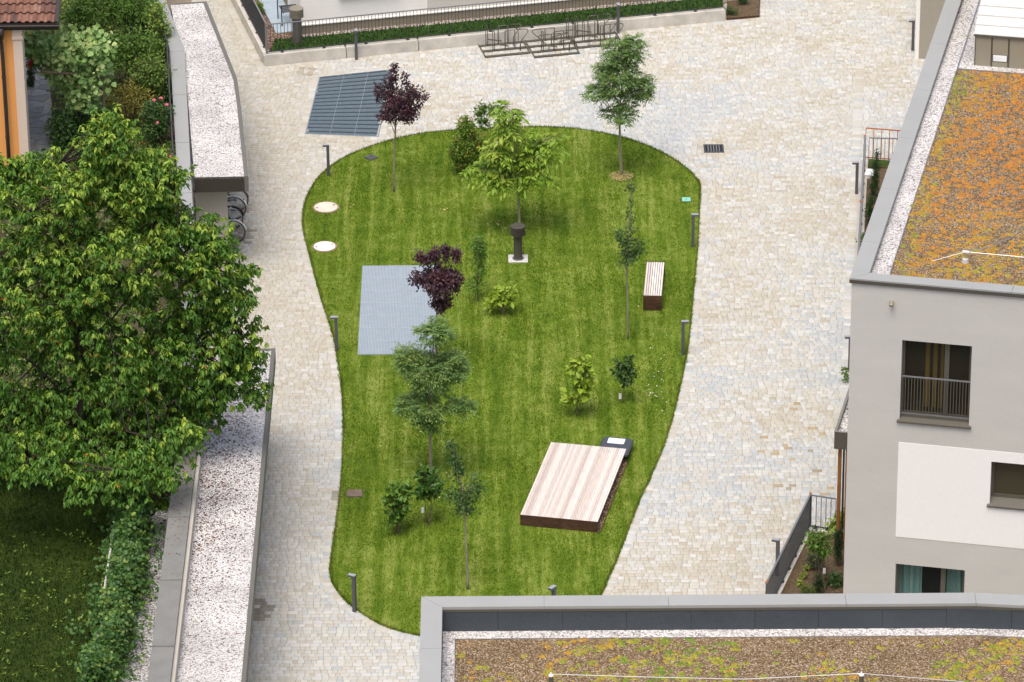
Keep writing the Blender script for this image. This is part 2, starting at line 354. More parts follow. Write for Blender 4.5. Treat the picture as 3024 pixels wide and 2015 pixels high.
for k, (ang, sec) in enumerate(((0.0, False), (math.radians(-11), True))):
    x, y, wd = stone_field(ang, ROWH, -16, 18, -24, 34, RNG)
    ok = (in_second(x, y) == sec) & in_view(x, y) & (x > -9.8) & ~inside(offset_poly(LAWN, -0.1), x, y) & ~inside(DGI, x, y)
    ok &= ~inside([(p[0], p[1]) for p in PL_POLY], x, y) & ~((x < -8.2) & (y < 9))
    ok &= x < 8.0 + (y + 17) * 0.225 + 3.2
    x, y, wd = x[ok], y[ok], wd[ok]
    stones.append(np.stack([x, y, wd, np.full(len(x), ROWH), np.full(len(x), ang), RNG.normal(0, 0.0012, len(x))], 1))
def course(line, wdt, step, closed, zoff):
    L = np.array([p[:2] for p in line]); 
    if closed: L = np.vstack([L, L[:1]])
    s = np.concatenate([[0], np.cumsum(np.linalg.norm(np.diff(L, axis=0), axis=1))]); n = int(s[-1] / step); out = []
    for i in range(n):
        a = (i + 0.5) / n * s[-1]; p = np.array([np.interp(a, s, L[:, 0]), np.interp(a, s, L[:, 1])]); q = np.array([np.interp(a + 0.02, s, L[:, 0]), np.interp(a + 0.02, s, L[:, 1])])
        t = q - p; out.append((p[0], p[1], s[-1] / n, wdt, math.atan2(t[1], t[0]), zoff))
    return np.array(out)
stones.append(course(offset_poly(LAWN, 0.10), 0.23, 0.165, True, 0.006))
for i in range(4):                                         # one course of stones round the sunken grating
    a, b = DG[i], DG[(i + 1) % 4]; e = (a + b) / 2 - DGC; t = (b - a) / np.linalg.norm(b - a); nrm = np.array([t[1], -t[0]]); nrm *= np.sign(nrm @ e)
    stones.append(course([a + nrm * 0.11 - t * 0.2, b + nrm * 0.11 + t * 0.2], 0.21, 0.2, False, 0.006 + 0.002 * (i % 2)))
stones.append(course([SA, SB], 0.22, 0.2, False, 0.005))
kd = (KERB_B - KERB_A)[:2]; kd /= np.linalg.norm(kd); kn = np.array([kd[1], -kd[0]])
stones.append(course([KERB_A[:2] + kn * 0.1 - kd * 0.25, KERB_B[:2] + kn * 0.1 + kd * 1.1], 0.2, 0.17, False, 0.007))
lk = (KERB_C - KERB_A)[:2]; lk /= np.linalg.norm(lk); ln = np.array([-lk[1], lk[0]]);
stones.append(course([KERB_A[:2] + ln * 0.12, KERB_C[:2] + ln * 0.12 + lk * 3], 0.22, 0.2, False, 0.005))
ra, rb = GF(2524, 560)[:2], GF(2492, 1290)[:2]
stones.append(course([rb + (rb - ra) * 0.5, ra + (ra - rb) * 0.6], 0.28, 0.2, False, 0.005))
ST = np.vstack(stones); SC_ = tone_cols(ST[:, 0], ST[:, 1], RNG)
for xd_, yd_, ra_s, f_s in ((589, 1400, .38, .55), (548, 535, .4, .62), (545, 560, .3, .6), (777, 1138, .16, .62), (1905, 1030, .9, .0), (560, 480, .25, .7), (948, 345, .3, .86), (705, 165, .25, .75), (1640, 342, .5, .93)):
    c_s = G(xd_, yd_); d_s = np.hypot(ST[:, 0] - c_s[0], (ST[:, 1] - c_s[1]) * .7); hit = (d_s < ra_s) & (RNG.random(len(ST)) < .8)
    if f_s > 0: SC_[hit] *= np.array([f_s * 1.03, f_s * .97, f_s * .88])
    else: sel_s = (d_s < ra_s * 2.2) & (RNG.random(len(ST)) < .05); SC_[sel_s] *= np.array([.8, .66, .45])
q = proj(np.stack([ST[:, 0], ST[:, 1], np.zeros(len(ST))], -1)) / SD
cand = (q[:, 0] > 588) & (q[:, 0] < 958) & (q[:, 1] < 1564) & ~inside(BORDER, ST[:, 0], ST[:, 1])
order = np.argsort(np.where(cand, -q[:, 1], 1e9))[:300]
near = np.zeros(len(ST), bool); near[order] = True
def stone_boxes(S, C):
    n = len(S); g = 0.004; hx = S[:, 2] / 2 - g; hy = S[:, 3] / 2 - g; ca, sa = np.cos(S[:, 4]), np.sin(S[:, 4]); v = np.zeros((n, 12, 3))
    for lvl, (ins, z) in enumerate(((0.0, -0.013), (0.0, -0.0015), (0.002, 0.0))):
        for k, (dx, dy) in enumerate(((-1, -1), (1, -1), (1, 1), (-1, 1))):
            x = dx * (hx - ins); y = dy * (hy - ins); v[:, lvl * 4 + k, 0] = S[:, 0] + ca * x - sa * y; v[:, lvl * 4 + k, 1] = S[:, 1] + sa * x + ca * y; v[:, lvl * 4 + k, 2] = z + S[:, 5]
    f = np.array([(8, 9, 10, 11)] + [(l * 4 + k, l * 4 + (k + 1) % 4, l * 4 + 4 + (k + 1) % 4, l * 4 + 4 + k) for l in (0, 1) for k in range(4)])
    F = (f[None] + (np.arange(n) * 12)[:, None, None]).reshape(-1, 4); return v.reshape(-1, 3), F, np.repeat(C, 12, 0)
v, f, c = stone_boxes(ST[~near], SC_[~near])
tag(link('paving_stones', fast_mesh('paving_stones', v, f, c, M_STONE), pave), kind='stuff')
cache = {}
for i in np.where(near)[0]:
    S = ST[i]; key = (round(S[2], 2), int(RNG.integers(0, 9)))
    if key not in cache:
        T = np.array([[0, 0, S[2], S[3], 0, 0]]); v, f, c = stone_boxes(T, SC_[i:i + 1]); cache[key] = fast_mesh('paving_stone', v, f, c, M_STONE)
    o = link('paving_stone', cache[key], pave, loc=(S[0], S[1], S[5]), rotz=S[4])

# ------------------------------------------------------------------ lawn
LG0, LG1 = G(833, 615), G(822, 818)
LGX0 = (LG0[0] + LG1[0]) / 2; LGX1 = LGX0 + 2.1; LGY0, LGY1 = LG1[1], LG0[1]
bm = bmesh.new(); vv = [bm.verts.new((p[0], p[1], 0.02)) for p in LAWN]; bm.faces.new(vv); bmesh.ops.triangulate(bm, faces=bm.faces[:])
me = bpy.data.meshes.new('lawn'); bm.to_mesh(me); bm.free(); me.materials.append(M_GRASS)
lawn = tag(link('lawn', me), kind='structure')
if lawn.data.polygons[0].normal.z < 0: lawn.data.flip_normals()
tag(MB().prism(offset_poly(LAWN, 0.012), -0.013, 0.008).obj('lawn_edge_soil', mat('edge soil', (0.28, 0.2, 0.11), 0.95, noise=0.5, nscale=20), lawn))
def blades(name, x, y, z, h, wd, m, parent, lean=0.5, label=None):
    n = len(x); a = RNG.random(n) * 2 * math.pi; l = RNG.random(n) * lean * h; b = RNG.random(n) * 2 * math.pi
    v = np.zeros((n, 3, 3)); v[:, 0] = np.stack([x - np.cos(a) * wd, y - np.sin(a) * wd, np.full(n, z)], 1); v[:, 1] = np.stack([x + np.cos(a) * wd, y + np.sin(a) * wd, np.full(n, z)], 1)
    v[:, 2] = np.stack([x + np.cos(b) * l, y + np.sin(b) * l, z + h], 1)
    o = link(name, fast_mesh(name, v.reshape(-1, 3), np.arange(n * 3).reshape(-1, 3), None, m), parent); tag(o, kind='stuff'); return o
lx = RNG.uniform(-6.6, 6.4, 330000); ly = RNG.uniform(-20, 15.5, 330000)
ok = inside(LAWN, lx, ly) & ~((lx > LGX0 - .02) & (lx < LGX1 + .02) & (ly > LGY0 - .02) & (ly < LGY1 + .02)) & in_view(lx, ly, 0, 60)
HOLES = [(G(749, 478), 0.36), (G(746, 568), 0.34), (G(853, 363), 0.2), (G(815, 1135), 0.19), (G(1577, 460), 0.14)]
for c_, r_ in HOLES: ok &= (lx - c_[0]) ** 2 + ((ly - c_[1]) * (1.0)) ** 2 > r_ ** 2
lx, ly = lx[ok], ly[ok]
blades('grass', lx, ly, 0.018, 0.018 + 0.026 * RNG.random(len(lx)) * (0.4 + 1.2 * vnoise(lx, ly, 1.1, 5)), 0.014, M_GRASS, lawn)
s_ = np.linspace(0, 1, 14000) * len(LAWN); i_ = s_.astype(int) % len(LAWN); t_ = (s_ % 1)[:, None]
ep = LAWN[i_] * (1 - t_) + np.roll(LAWN, -1, 0)[i_] * t_ + RNG.normal(-0.0, 0.016, (14000, 2))
blades('edge_grass', ep[:, 0], ep[:, 1], 0.0, 0.04 + 0.06 * RNG.random(14000), 0.012, M_GRASS, lawn, 0.9)

# ------------------------------------------------------------------ foliage
def norm(a): return a / (np.linalg.norm(a, axis=-1, keepdims=True) + 1e-9)
def leaf_obj(name, pos, axis, nrm, ln, wd, cols, parent, m=None, fold=0.25, curl=0.15):
    n = len(pos); side = norm(np.cross(axis, nrm)); up = norm(np.cross(side, axis)); L_ = ln[:, None]; W_ = wd[:, None] * 0.5
    v = np.zeros((n, 6, 3)); v[:, 0] = pos
    p1 = pos + axis * L_ * 0.3; p2 = pos + axis * L_ * 0.68 - up * L_ * curl * 0.35
    v[:, 1] = p1 + side * W_ * 0.95 + up * W_ * fold; v[:, 2] = p2 + side * W_ * 0.75 + up * W_ * fold
    v[:, 3] = pos + axis * L_ - up * L_ * curl; v[:, 4] = p2 - side * W_ * 0.75 + up * W_ * fold; v[:, 5] = p1 - side * W_ * 0.95 + up * W_ * fold
    f = np.array([(0, 1, 2, 3), (0, 3, 4, 5)]); F = (f[None] + (np.arange(n) * 6)[:, None, None]).reshape(-1, 4)
    return link(name, fast_mesh(name, v.reshape(-1, 3), F, np.repeat(cols, 6, 0), m or M_LEAF), parent)
def rand_dir(n, rng):
    return norm(rng.normal(size=(n, 3)))
def cluster(tips, outd, kind, rng, n=8, ln=0.1, wd=0.05, droop=0.4, spread=0.06, pairs=4, rach=0.25):
    K = len(tips); 
    if kind == 'whorl':
        a = rng.random((K, n)) * 2 * math.pi; rad = np.stack([np.cos(a), np.sin(a), np.zeros_like(a)], -1)
        el = rng.normal(-droop, 0.35, (K, n, 1)); ax = norm(rad + np.concatenate([np.zeros((K, n, 2)), el], -1) + outd[:, None] * 0.35)
        pos = tips[:, None] + ax * 0.015 + rng.normal(0, spread * 0.4, (K, n, 3)) + np.array([0, 0, 1.0]) * rng.uniform(-spread, spread, (K, n, 1))
        nr = np.broadcast_to(np.array([0, 0, 1.0]), ax.shape) + rng.normal(0, 0.35, ax.shape)
        return [q.reshape(-1, 3) for q in (pos, ax, nr)] + [np.repeat(np.arange(K), n)]
    if kind == 'random':
        ax = norm(rand_dir(K * n, rng).reshape(K, n, 3) + outd[:, None] * 0.6 + np.array([0, 0, -droop])); pos = tips[:, None] + rng.normal(0, spread, (K, n, 3))
        nr = np.broadcast_to(np.array([0, 0, 1.0]), ax.shape) + rng.normal(0, 0.6, ax.shape)
        return [q.reshape(-1, 3) for q in (pos, ax, nr)] + [np.repeat(np.arange(K), n)]
    # pinnate: n fronds per tip, leaflets in pairs along a drooping midrib
    a = rng.random((K, n)) * 2 * math.pi; d = norm(np.stack([np.cos(a), np.sin(a), rng.normal(0.1 - droop * 0.5, 0.35, (K, n))], -1) + outd[:, None] * 0.7)
    base = tips[:, None] + rng.normal(0, spread, (K, n, 3)); side = norm(np.cross(d, np.array([0, 0, 1.0])))
    P, A, Nn, I = [], [], [], []
    for j in range(pairs * 2 + 1):
        t = 1.0 if j == pairs * 2 else 0.3 + 0.7 * (j // 2) / pairs
        p = base + d * rach * t + np.array([0, 0, -1.0]) * rach * droop * t * t
        s = 0 if j == pairs * 2 else (1 if j % 2 else -1)
        ax = norm(d * (1.0 if s == 0 else 0.45) + side * s + np.array([0, 0, -0.45 * droop - 0.1]) + rng.normal(0, 0.1, d.shape))
        nr = np.broadcast_to(np.array([0, 0, 1.0]), d.shape) + rng.normal(0, 0.25, d.shape)
        P.append(p.reshape(-1, 3)); A.append(ax.reshape(-1, 3)); Nn.append(nr.reshape(-1, 3)); I.append(np.repeat(np.arange(K), n))
    return [np.concatenate(q) for q in (P, A, Nn, I)]
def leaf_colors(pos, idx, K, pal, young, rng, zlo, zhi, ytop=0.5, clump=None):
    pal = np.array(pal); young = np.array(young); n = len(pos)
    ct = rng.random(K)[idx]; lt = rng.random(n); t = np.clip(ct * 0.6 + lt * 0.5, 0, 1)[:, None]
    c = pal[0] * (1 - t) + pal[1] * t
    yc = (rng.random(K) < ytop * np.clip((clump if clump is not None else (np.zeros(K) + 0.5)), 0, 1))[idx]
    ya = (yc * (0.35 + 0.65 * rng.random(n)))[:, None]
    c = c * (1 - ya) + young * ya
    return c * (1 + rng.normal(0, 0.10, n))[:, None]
def lobe_tips(lobes, rng, Y, dense=1.0, shell=2.4):
    T, O, H = [], [], []
    for (xd, yd, rx, ry, n) in lobes:
        c = V(xd, yd, Y); k = pxm(c) / SD; a = rx / k; rz = math.sqrt(max((ry / k) ** 2 - (0.45 * a) ** 2, (0.35 * ry / k) ** 2)) / 0.89
        n = max(3, int(n * dense)); d = rand_dir(n, rng); r = rng.random(n) ** (1 / shell)
        loc = d * r[:, None] * np.array([a, a * 0.95, rz]) * (1 + rng.normal(0, 0.06, n))[:, None]
        T.append(c + loc); O.append(norm(d + np.array([0, 0, 0.35]))); H.append(r * (0.5 + 0.5 * d[:, 2]))
    return np.concatenate(T), np.concatenate(O), np.concatenate(H)
def wood(name, trunk, r0, r1, tips, parent, m, rng, mains=9, twigs=60, n=6, first=0.3):
    trunk = np.array(trunk); mb = MB(); L = len(trunk)
    mb.tube(trunk, [r0 + (r1 - r0) * (i / (L - 1)) ** 0.8 for i in range(L)], n)
    s = np.concatenate([[0], np.cumsum(np.linalg.norm(np.diff(trunk, axis=0), axis=1))])
    def at(a): return np.array([np.interp(a, s, trunk[:, i]) for i in range(3)])
    sel = rng.choice(len(tips), min(mains, len(tips)), replace=False); pts = []
    for i in sel:
        t = tips[i]; hz = np.interp(0, [0, 1], [0, 1]); dist = np.linalg.norm(t[:2] - trunk[-1, :2])
        zs = max(t[2] - dist * 1.1 - 0.15, trunk[0, 2] + (trunk[-1, 2] - trunk[0, 2]) * first); zs = min(zs, trunk[-1, 2])
        a = np.interp(zs, trunk[:, 2], s); p = at(a); mid = (p + t) / 2 + np.array([0, 0, 0.12 * np.linalg.norm(t - p)])*0.6
        rr = max(min(r0 * 0.38, 0.035), 0.006); mb.tube([p, mid, t], [rr, rr * 0.6, rr * 0.25], 5, False); pts += [p, (p + mid) / 2, mid, (mid + t) / 2, t]
    if len(pts):
        pts = np.array(pts)
        for i in rng.choice(len(tips), min(twigs, len(tips)), replace=False):
            t = tips[i]; d = np.linalg.norm(pts - t, axis=1); p = pts[np.argmin(d)]
            if d.min() > 0.03: mb.tube([p, (p + t) / 2 + np.array([0, 0, 0.03]), t], [max(r0 * 0.13, 0.004), max(r0 * 0.1, 0.003), 0.003], 4, False)
    return mb.obj(name, m, parent, True)
GRN = lambda a, b: (np.array(a), np.array(b))
def plant(name, label, cat, base, trunkd, lobes, kind='random', pal=None, young=(0.2, 0.26, 0.04), ytop=0.5, r0=0.04, r1=0.012, mains=9, twigs=70, bark=None, seed=1, dense=1.0, stems=1, first=0.3, group=None, shell=2.4, **lk):
    rng = np.random.default_rng(seed); base = np.array(base, float); Y = base[1]
    root = thing(name, label, cat, base, group)
    tips, outd, hi = lobe_tips(lobes, rng, Y, dense, shell)
    tips[:, 2] = np.maximum(tips[:, 2], base[2] + 0.08)
    tr = [base + np.array([0, 0, -0.05])] + [V(x, y, Y) for x, y in trunkd]
    if stems == 1:
        fine = smooth_line(tr, 4); wood('trunk', fine, r0, r1, tips, root, bark or M_BARK, rng, mains, twigs, 7, first)
    else:
        mb_t = [tr]
        for k in range(stems):
            e = tips[rng.integers(len(tips))]; b0 = base + np.array([rng.normal(0, 0.05), rng.normal(0, 0.05), -0.03])
            wood('stem', smooth_line([b0, b0 * 0.6 + e * 0.4 + rng.normal(0, 0.03, 3), e], 3), r0, r1, tips, root, bark or M_BARK, rng, max(2, mains // stems), twigs // stems, 5, first)
    ln = lk.pop('ln', 0.09); wd = lk.pop('wd', 0.045)
    pos, ax, nr, idx = cluster(tips, outd, kind, rng, ln=ln, wd=wd, **lk)
    n = len(pos); sz = np.clip(1 + rng.normal(0, 0.2, n), 0.5, 1.6)
    c = leaf_colors(pos, idx, len(tips), pal, young, rng, 0, 1, ytop, hi)
    tag(leaf_obj('crown', pos, ax, norm(nr), ln * sz, wd * sz, c, root))
    return root
def smooth_line(pts, n=4):
    P = np.array(pts, float); P = np.vstack([2 * P[0] - P[1], P, 2 * P[-1] - P[-2]]); out = []
    for i in range(1, len(P) - 2):
        p0, p1, p2, p3 = P[i - 1:i + 3]
        for k in range(n):
            t = k / n; out.append(0.5 * ((2 * p1) + (-p0 + p2) * t + (2 * p0 - 5 * p1 + 4 * p2 - p3) * t * t + (-p0 + 3 * p1 - 3 * p2 + p3) * t ** 3))
    out.append(P[-2]); return np.array(out)

# ------------------------------------------------------------------ raised garden level and boundary wall
WL = [(-9.62, 26.0, .15), (-10.27 + .13, 15.82, .15), (-9.35, 10.3, .165), (-8.74, 2.55, .18), (-8.05, -6.5, .22), (-7.855, -12.5, .25), (-7.85, -26.0, .25)]
WL[0] = (-11.75, 26.0, .2)
for i_w, (yl, xl, yr, xr) in ((1, (10, 367.5, 10, 384.5)), (2, (118, 391, 118, 424)), (3, (444, 410, 444, 441))):
    a_w, b_w = G(xl, yl, 3.12), G(xr, yr, 3.12); WL[i_w] = (float(a_w[0] + b_w[0]) / 2, float(a_w[1] + b_w[1]) / 2, float(b_w[0] - a_w[0]) / 2)
gp = [(p[0] - p[2], p[1]) for p in WL] + [(-60, -26), (-60, 26)]
tag(MB().prism(gp, -0.05, ZG).obj('garden_ground', M_GARD), kind='structure')
wall = thing('boundary_wall', 'long grey capped boundary wall between the courtyard shelters and the gardens', 'wall', (-8.3, 0, 0))
def side(i, s, inset=0.0):
    p = np.array(WL[i][:2]); a = np.array(WL[max(i - 1, 0)][:2]); b = np.array(WL[min(i + 1, len(WL) - 1)][:2]); t = (b - a) / np.linalg.norm(b - a)
    return p + np.array([-t[1], t[0]]) * (WL[i][2] - inset) * s
ZT = lambda y: 3.12 if y > 3 else (3.30 if y < -5 else 3.12 + 0.18 * (3 - y) / 8)
mb = MB(); n = len(WL); vs = []
for i in range(n):
    for s in (-1, 1):
        q_ = side(i, s, 0.02); vs += [(q_[0], q_[1], 0), (q_[0], q_[1], ZT(WL[i][1]) - 0.06)]
fs = []
for i in range(n - 1):
    a, b = 4 * i, 4 * i + 4; fs += [(a, a + 1, b + 1, b), (a + 2, b + 2, b + 3, a + 3), (a + 1, a + 3, b + 3, b + 1)]
mb.add(vs, fs); mb.obj('wall_body', M_CONCT, wall)
def along(u):                      # point between wall nodes
    i = min(int(u), n - 2); t = u - i; A = [side(i, -1), side(i, 1)]; B = [side(i + 1, -1), side(i + 1, 1)]
    return A[0] * (1 - t) + B[0] * t, A[1] * (1 - t) + B[1] * t, ZT(WL[i][1]) * (1 - t) + ZT(WL[i + 1][1]) * t
brk = [0, 0.55, 1, 1.5, 2, 2.32, 2.66, 3, 3.4, 3.8, 4, 4.5, 5, 5.22, 5.44, 5.66, 5.88, 6]
for a, b in zip(brk[:-1], brk[1:]):
    l0, r0_, z0 = along(a + 0.0012); l1, r1_, z1 = along(b - 0.0012 if b < 6 else 5.9999); m_ = MB()
    vs = [(*l0, z0 - .08), (*r0_, z0 - .08), (*r1_, z1 - .08), (*l1, z1 - .08), (*l0, z0), (*r0_, z0), (*r1_, z1), (*l1, z1)]
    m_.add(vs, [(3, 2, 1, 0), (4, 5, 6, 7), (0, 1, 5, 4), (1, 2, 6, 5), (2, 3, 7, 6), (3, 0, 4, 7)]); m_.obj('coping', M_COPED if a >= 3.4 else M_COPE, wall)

# ------------------------------------------------------------------ two shelters with gravel roofs
def shelter(label, outer, zt, rimL, rimR, loc, endwall=None, rims=(0, 1, 2)):
    r = thing('bicycle_shelter', label, 'shelter', loc)
    P = [np.array(p[:2]) for p in outer]; m_ = MB().prism(P, zt - 0.52, zt - 0.05); m_.obj('roof_slab', M_TAUPE, r)
    return r
zt = 3.0
US = [(-9.97, 16.25), (-8.91, 16.4), (-7.74, 10.74), (-7.55, 8.92), (-7.12, 4.12), (-8.58, 4.08), (-9.17, 10.5)]
us = thing('bicycle_shelter', 'bicycle shelter with bent white gravel roof, its dark end fascia above parked bicycles', 'shelter', (-8.3, 9, 0))
C_ = np.mean(US, 0); inn = [np.array(p) + (C_ - np.array(p)) * 0.0 for p in US]
MB().prism(US, zt - 0.45, zt - 0.06).obj('fascia', M_TAUPE, us)
def rim_strip(name, pts, wdt, z0, z1, m, parent):
    pts = [np.array(p[:2]) for p in pts]; q_ = []
    for i in range(len(pts)):
        t = pts[min(i + 1, len(pts) - 1)] - pts[max(i - 1, 0)]; t /= np.linalg.norm(t); q_.append(pts[i] + np.array([t[1], -t[0]]) * wdt)
    mb_ = MB()
    for i in range(len(pts) - 1):
        a, b, c_, d = pts[i], pts[i + 1], q_[i + 1], q_[i]
        vs = [(*p, z0) for p in (a, b, c_, d)] + [(*p, z1) for p in (a, b, c_, d)]
        mb_.add(vs, [(3, 2, 1, 0), (4, 5, 6, 7), (0, 1, 5, 4), (1, 2, 6, 5), (2, 3, 7, 6), (3, 0, 4, 7)])
    return mb_.obj(name, m, parent)
rim_strip('roof_rim', US[1:5], 0.11, zt - 0.452, zt, M_RIM, us)
rim_strip('roof_rim', [US[4], US[5]], 0.03, zt - 0.46, zt - 0.012, M_TAUPE, us)
rim_strip('roof_rim', [US[0], US[1]], 0.06, zt - 0.3, zt - 0.004, M_RIM, us)
tag(MB().prism(US, zt - 0.06, zt - 0.025).obj('roof_gravel', M_GRAVEL, us), kind='stuff')
WX = VF(671, 600, 4.7)[0]
MB().bx(-8.62, WX, 4.62, 4.85, 0, zt - 0.452).obj('end_wall', M_CONCT, us)
MB().bx(-8.95, -8.66, 4.3, 4.6, 0, zt - 0.452).obj('corner_post', M_CONCT, us)
ls = thing('bicycle_shelter', 'bicycle shelter with straight white gravel roof littered by fallen cherries, beside the cherry tree', 'shelter', (-6.8, -15, 0))
zl = 2.9; XL0, XL1, YT = -7.6, -5.98, -6.0
MB().bx(XL0 + 0.002, XL1 - 0.004, -26, YT - 0.004, zl - 0.42, zl - 0.06).obj('fascia', M_TAUPE, ls)
MB().bx(XL1 - 0.1, XL1, -26, YT, zl - 0.424, zl).obj('roof_rim', M_RIM, ls)
MB().bx(XL0, XL1 - 0.1, YT - 0.08, YT, zl - 0.426, zl - 0.003).obj('roof_rim', M_RIM, ls)
MB().bx(XL0, XL0 + 0.085, -26, YT - 0.08, zl - 0.4, zl + 0.3).obj('wall_flashing', M_CONCT, ls)
tag(MB().bx(XL0 + 0.085, XL1 - 0.1, -26, YT - 0.08, zl - 0.06, zl - 0.03).obj('roof_gravel', M_GRAVEL, ls), kind='stuff')
for yy in (-8, -12.5, -17, -21.5): MB().bx(-6.5, -6.38, yy - .06, yy + .06, 0, zl - 0.42).obj('post', M_TAUPE, ls)
MB().bx(XL0 + .01, -6.6, -6.5, -6.3, 0, zl - 0.42).obj('end_wall', M_CONCT, ls)
def litter(name, x, y, z, cols, r, parent, m=None):
    n = len(x); a = RNG.random((n, 1)) * 2 * math.pi + np.array([0, 2.1, 4.2]); rr = (r * (0.5 + RNG.random((n, 1))))
    v = np.stack([x[:, None] + np.cos(a) * rr, y[:, None] + np.sin(a) * rr, np.broadcast_to(np.asarray(z).reshape(-1, 1), a.shape) + RNG.random(a.shape) * 0.012 + 0.003], -1)
    o = link(name, fast_mesh(name, v.reshape(-1, 3), np.arange(3 * n).reshape(-1, 3), np.repeat(cols, 3, 0), m or M_PIECE), parent); tag(o, kind='stuff'); return o
nl = 2600; x = RNG.uniform(XL0 + .1, XL1 - .15, nl); y = RNG.normal(-13, 3.2, nl); ok = (RNG.random(nl) < np.clip((-6.15 - x) / 0.9, 0.04, 1)) & (y < -6.4) & (y > -23); x, y = x[ok], y[ok]
pl = np.array([(0.10, 0.045, 0.028), (0.15, 0.08, 0.045), (0.06, 0.035, 0.02), (0.17, 0.05, 0.03)]); litter('fallen_cherries', x, y, zl - 0.03, pl[RNG.integers(0, 4, len(x))], 0.024, ls)
x = RNG.uniform(-8.05, -7.65, 420); y = RNG.normal(-12, 2.4, 420); ok = y < -6.6; x, y = x[ok], y[ok]; litter('fallen_leaves', x, y, 3.3, pl[RNG.integers(0, 4, len(x))], 0.02, wall)

# gravel strip, garden lawn, hedge rail beyond the wall
gs = [G(x, y, ZG)[:2] for x, y in [(405, 1140), (330, 1150), (300, 1250), (285, 1340), (262, 1568), (258, 1600)]] + [(-8.11, -26), (-8.11, -9)]
tag(MB().prism([(p[0], p[1]) for p in gs], ZG - 0.01, ZG + 0.02).obj('gravel_strip', M_GRAVG), kind='structure')
gl = [G(x, y, ZG)[:2] for x, y in [(-200, 1000), (200, 1040), (275, 1180), (235, 1400), (205, 1600), (-300, 1600)]]
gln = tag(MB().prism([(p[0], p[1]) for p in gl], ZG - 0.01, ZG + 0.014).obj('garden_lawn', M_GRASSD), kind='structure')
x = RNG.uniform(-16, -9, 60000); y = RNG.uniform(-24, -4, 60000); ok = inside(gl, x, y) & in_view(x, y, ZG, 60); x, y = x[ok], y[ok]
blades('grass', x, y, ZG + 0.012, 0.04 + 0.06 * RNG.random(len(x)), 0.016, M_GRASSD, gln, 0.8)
k = 260; x = RNG.uniform(-14, -10, k); y = RNG.uniform(-24, -14, k); ok = inside(gl, x, y); x, y = x[ok], y[ok]; k = len(x)
pp = np.stack([x, y, np.full(k, ZG + 0.03)], 1); aa = rand_dir(k, RNG); aa[:, 2] = abs(aa[:, 2]) * 0.6 + 0.2; aa = norm(aa)
o = leaf_obj('broadleaf_weeds', np.repeat(pp, 3, 0) + RNG.normal(0, .04, (3 * k, 3)) * [1, 1, .1], norm(np.repeat(aa, 3, 0) + RNG.normal(0, .5, (3 * k, 3))), np.tile([0, 0, 1.0], (3 * k, 1)) + RNG.normal(0, .3, (3 * k, 3)), RNG.uniform(.05, .12, 3 * k), RNG.uniform(.03, .06, 3 * k), np.tile([0.16, 0.24, 0.03], (3 * k, 1)), gln); tag(o, kind='stuff')

# ------------------------------------------------------------------ railing maker
BAR = {}
def railing(root, p0, p1, z0, h, step=0.105, rbar=0.007, m=None, mr=None, brackets=0, railw=0.022, lean=(0, 0)):
    m = m or M_IRON; mr = mr or M_RAIL
    p0, p1 = np.array(p0[:2], float), np.array(p1[:2], float); d = p1 - p0; L = np.linalg.norm(d); d /= L; ang = math.atan2(d[1], d[0]); nb = int(L / step)
    def rail(z, w_, t_):
        c_ = (p0 + p1) / 2; MB().box((c_[0], c_[1], z), (L / 2, w_, t_), ang).obj('top_rail' if z > z0 + h * .6 else 'bottom_rail', mr if z > z0 + h * .6 else m, root)
    rail(z0 + h, railw, 0.012); rail(z0 + 0.06, 0.014, 0.012)
    key = (round(h, 2), rbar, m.name)
    if key not in BAR: BAR[key] = MB().bx(-rbar, rbar, -rbar, rbar, 0.072, h - 0.012).mesh('bar', m)
    for i in range(nb + 1):
        q_ = p0 + d * (L * i / nb); link('bar', BAR[key], root, loc=(q_[0], q_[1], z0), rotz=ang)
    for i in range(brackets):
        q_ = p0 + d * L * (i + 0.35) / brackets; nn = np.array([d[1], -d[0]])
        b_ = MB().box((q_[0] - nn[0] * 0.0, q_[1] - nn[1] * 0.0, z0 + 0.012), (0.05, 0.035, 0.012), ang); b_.box((q_[0], q_[1], z0 + 0.05), (0.012, 0.012, 0.05), ang); b_.obj('bracket', m, root)

# ------------------------------------------------------------------ raised strip garden, white building at the far side
KA, KB, KC = KERB_A[:2], KERB_B[:2], KERB_C[:2] + lk * 6
KW = 0.2; inn_d = -kn; inn_l = np.array([lk[1], -lk[0]])
kerb = thing('retaining_kerb', 'low concrete retaining wall of long blocks under the far railing', 'wall', (KA[0], KA[1], 0))
Lf = np.linalg.norm(KB - KA); joints = [0, 0.175, 0.33, 0.545, 0.72, 1.0]
KH = 0.36
for a, b in zip(joints[:-1], joints[1:]):
    p = KA + kd * Lf * a + kd * (0.012 if a else 0); q_ = KA + kd * Lf * b - kd * 0.012
    pts = [p, q_, q_ + inn_d * KW, p + inn_d * KW]; mbk = MB(); e = 0.03
    mbk.prism(pts, -0.02, KH - e); ctr = np.mean(pts, 0); t2 = [pt + (ctr - pt) / np.linalg.norm(ctr - pt) * 0.04 for pt in pts]
    mbk2 = MB().add([(*x_, KH - e) for x_ in pts] + [(*x_, KH) for x_ in t2], [(0, 1, 5, 4), (1, 2, 6, 5), (2, 3, 7, 6), (3, 0, 4, 7), (4, 5, 6, 7)]); mbk.add(mbk2.v, mbk2.f)
    mbk.obj('block', M_CONC, kerb)
Ll = np.linalg.norm(KC - KA)
